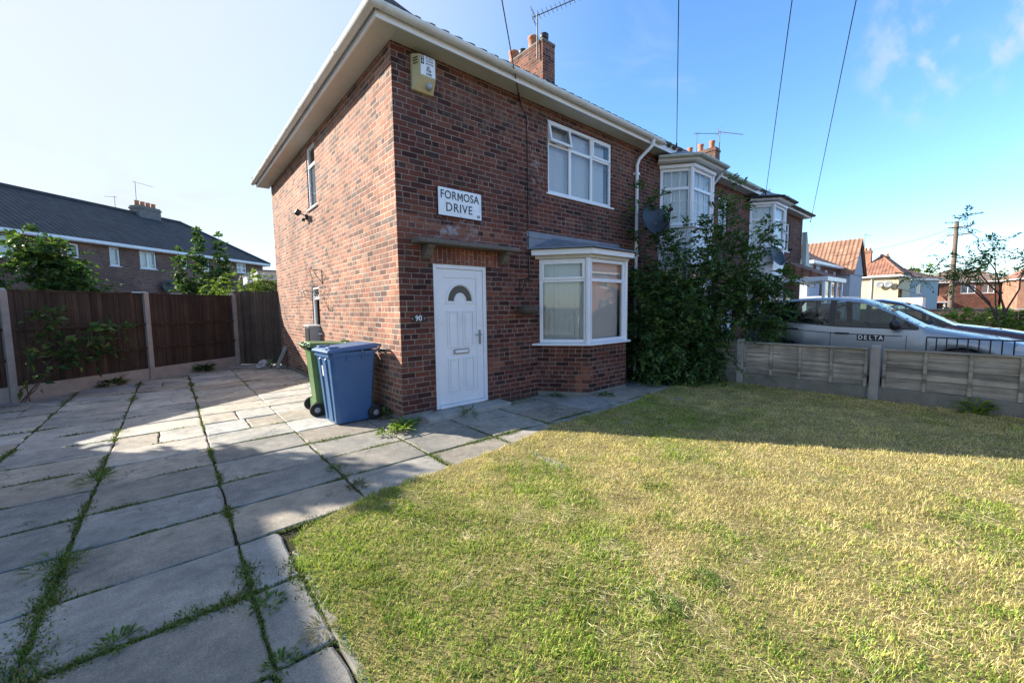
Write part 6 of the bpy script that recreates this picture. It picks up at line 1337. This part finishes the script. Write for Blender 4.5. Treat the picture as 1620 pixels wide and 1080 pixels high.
far_tree((125, -13.0, 0), 9.0, 6, 'large tree at the far right end of the street', HAZG)
far_tree((92, 9.6, 0), 5.8, 2.5, 'small dark tree next to the cream house roof', HAZG)
def tuft(loc, label, pal, n=26, r=.11, L=.11, W=.03, h_=.08, name='weed_plant', cat='weed'):
    if loc[1] < -.5 and name == 'weed_plant' and loc[0] < 0: n, L, W, h_ = int(n*1.7), L*.62, W*.62, h_*.7
    """rosette of broad leaves growing out of a crack"""
    t = thing(name, (loc[0], loc[1], 0), label, cat, 'weeds along the paving'); x, y = loc[0], loc[1]
    a = RNG.uniform(0, 2*pi, n); rr = r*RNG.random(n)**.7; P = np.stack([x+rr*np.cos(a)*.7, y+rr*np.sin(a)*.7, RNG.uniform(0, h_*.6, n)], 1)
    el = RNG.uniform(.1, 1.1, n); D_ = np.stack([np.cos(a)*np.cos(el), np.sin(a)*np.cos(el), np.sin(el)], 1); Nn = np.stack([-np.cos(a)*np.sin(el), -np.sin(a)*np.sin(el), np.cos(el)], 1)+RNG.normal(0, .25, (n, 3))
    s = RNG.uniform(.6, 1.2, n); build_leaves('leaves', [leaf_quads(P, D_, Nn, L*s, W*s, pick(n, pal), droop=.35)], t); return t
WDG = [(.05,.11,.02),(.09,.17,.03),(.13,.22,.045)]
tuft((-.19,-.36), 'bright leafy weed at the foot of the house corner', YLG, 60, .16, .13, .055, .14)
tuft((-.40,-.33), 'low bright green weed in the joint left of the house corner', YLG, 50, .14, .07, .025, .05)
tuft((-.02,-.22), 'dark green weed between house corner and door step', WDG, 45, .13, .11, .03, .12)
tuft((.82,-.36), 'grassy weed in front of the door step', WDG, 50, .13, .13, .014, .14)
tuft((-.10,.42), 'brownish green weed behind the blue bin wheel', WDG+[(.14,.12,.05)], 40, .12, .12, .04, .16)
tuft((-2.62,-2.50), 'leafy dark weed in the slab joint nearest the bottom left', WDG, 70, .12, .05, .018, .04)
tuft((-2.35,-2.52), 'small weed in the same joint right of the leafy dark one', WDG, 40, .1, .04, .014, .03)
tuft((-1.19,-1.02), 'green weed clump where four slabs meet near the lawn', WDG, 60, .13, .05, .014, .04)
tuft((-1.17,-1.58), 'withered weed clump between slabs close to the lawn tip', [(.12,.12,.05),(.09,.08,.04),(.16,.16,.06)], 45, .12, .07, .02, .05)
tuft((-2.03,-2.68), 'mossy weed clump beside the narrow slab', WDG, 46, .11, .06, .02, .04)
tuft((-2.06,-3.14), 'leafy weed at the bottom of the picture left of the edging', WDG, 60, .10, .045, .015, .04)
tuft((-1.86,-3.05), 'dry grassy clump on the narrow slab by the edging', [(.22,.19,.08),(.15,.16,.05),(.28,.24,.11)], 70, .12, .08, .008, .06)
tuft((-2.94,-1.5), 'grass clump at the left edge of the near slabs', WDG, 70, .18, .13, .012, .14)
tuft((-2.93,.1), 'grass clump in the sunlit joint on the left', WDG+YLG[:1], 60, .14, .11, .012, .1)
tuft((3.32,-.86), 'low dark weed under the front of the bay', WDG, 46, .16, .08, .03, .06)
tuft((2.60,-.35), 'low weed in the angle of bay and wall', WDG, 40, .13, .09, .02, .08)
tuft((-1.75,7.85), 'dark bushy weed at the base of the fence near the gate', DKG, 90, .25, .17, .06, .22)
tuft((-3.35,6.75), 'dark weed against the gravel board on the left', DKG, 80, .24, .17, .06, .18)
tuft((-.35,7.3), 'yellow green weed by the leaning slab', YLG, 30, .12, .15, .04, .3)
tuft((5.95,-5.0), 'yellow green weed against the low fence at the right', YLG[:3], 50, .15, .16, .05, .25)
tuft((-.16,-4.09), 'lush green grass tuft in the dry lawn', WDG+YLG[:1], 160, .11, .06, .005, .06, 'grass_tuft', 'grass tuft')
tuft((-.50,-4.06), 'darker green grass tuft in the dry lawn', WDG, 130, .09, .05, .005, .05, 'grass_tuft', 'grass tuft')
woody('unseen_shade_tree', (-6.25, 5.7, 0), 'unseen round dense tree placed by the neighbouring house to shade the paving', 'tree',  # unseen tree added, crown shaped for the soft shade on the slabs
    [((-6.25,5.7,0),(-6.1,5.2,3.3),(0,0,0)), ((-6.25,5.7,1.5),(-6.0,5.0,3.5),(0,0,.2))], MDG, spray_len=.26, leafL=.18, leafW=.12, nl=6, per=15, side=.3, r0=.05, start=.7,
    mass=[((-5.95,5.0,3.45),(.42,.42,.36),420), ((-5.8,4.9,3.65),(.3,.3,.3),160)])
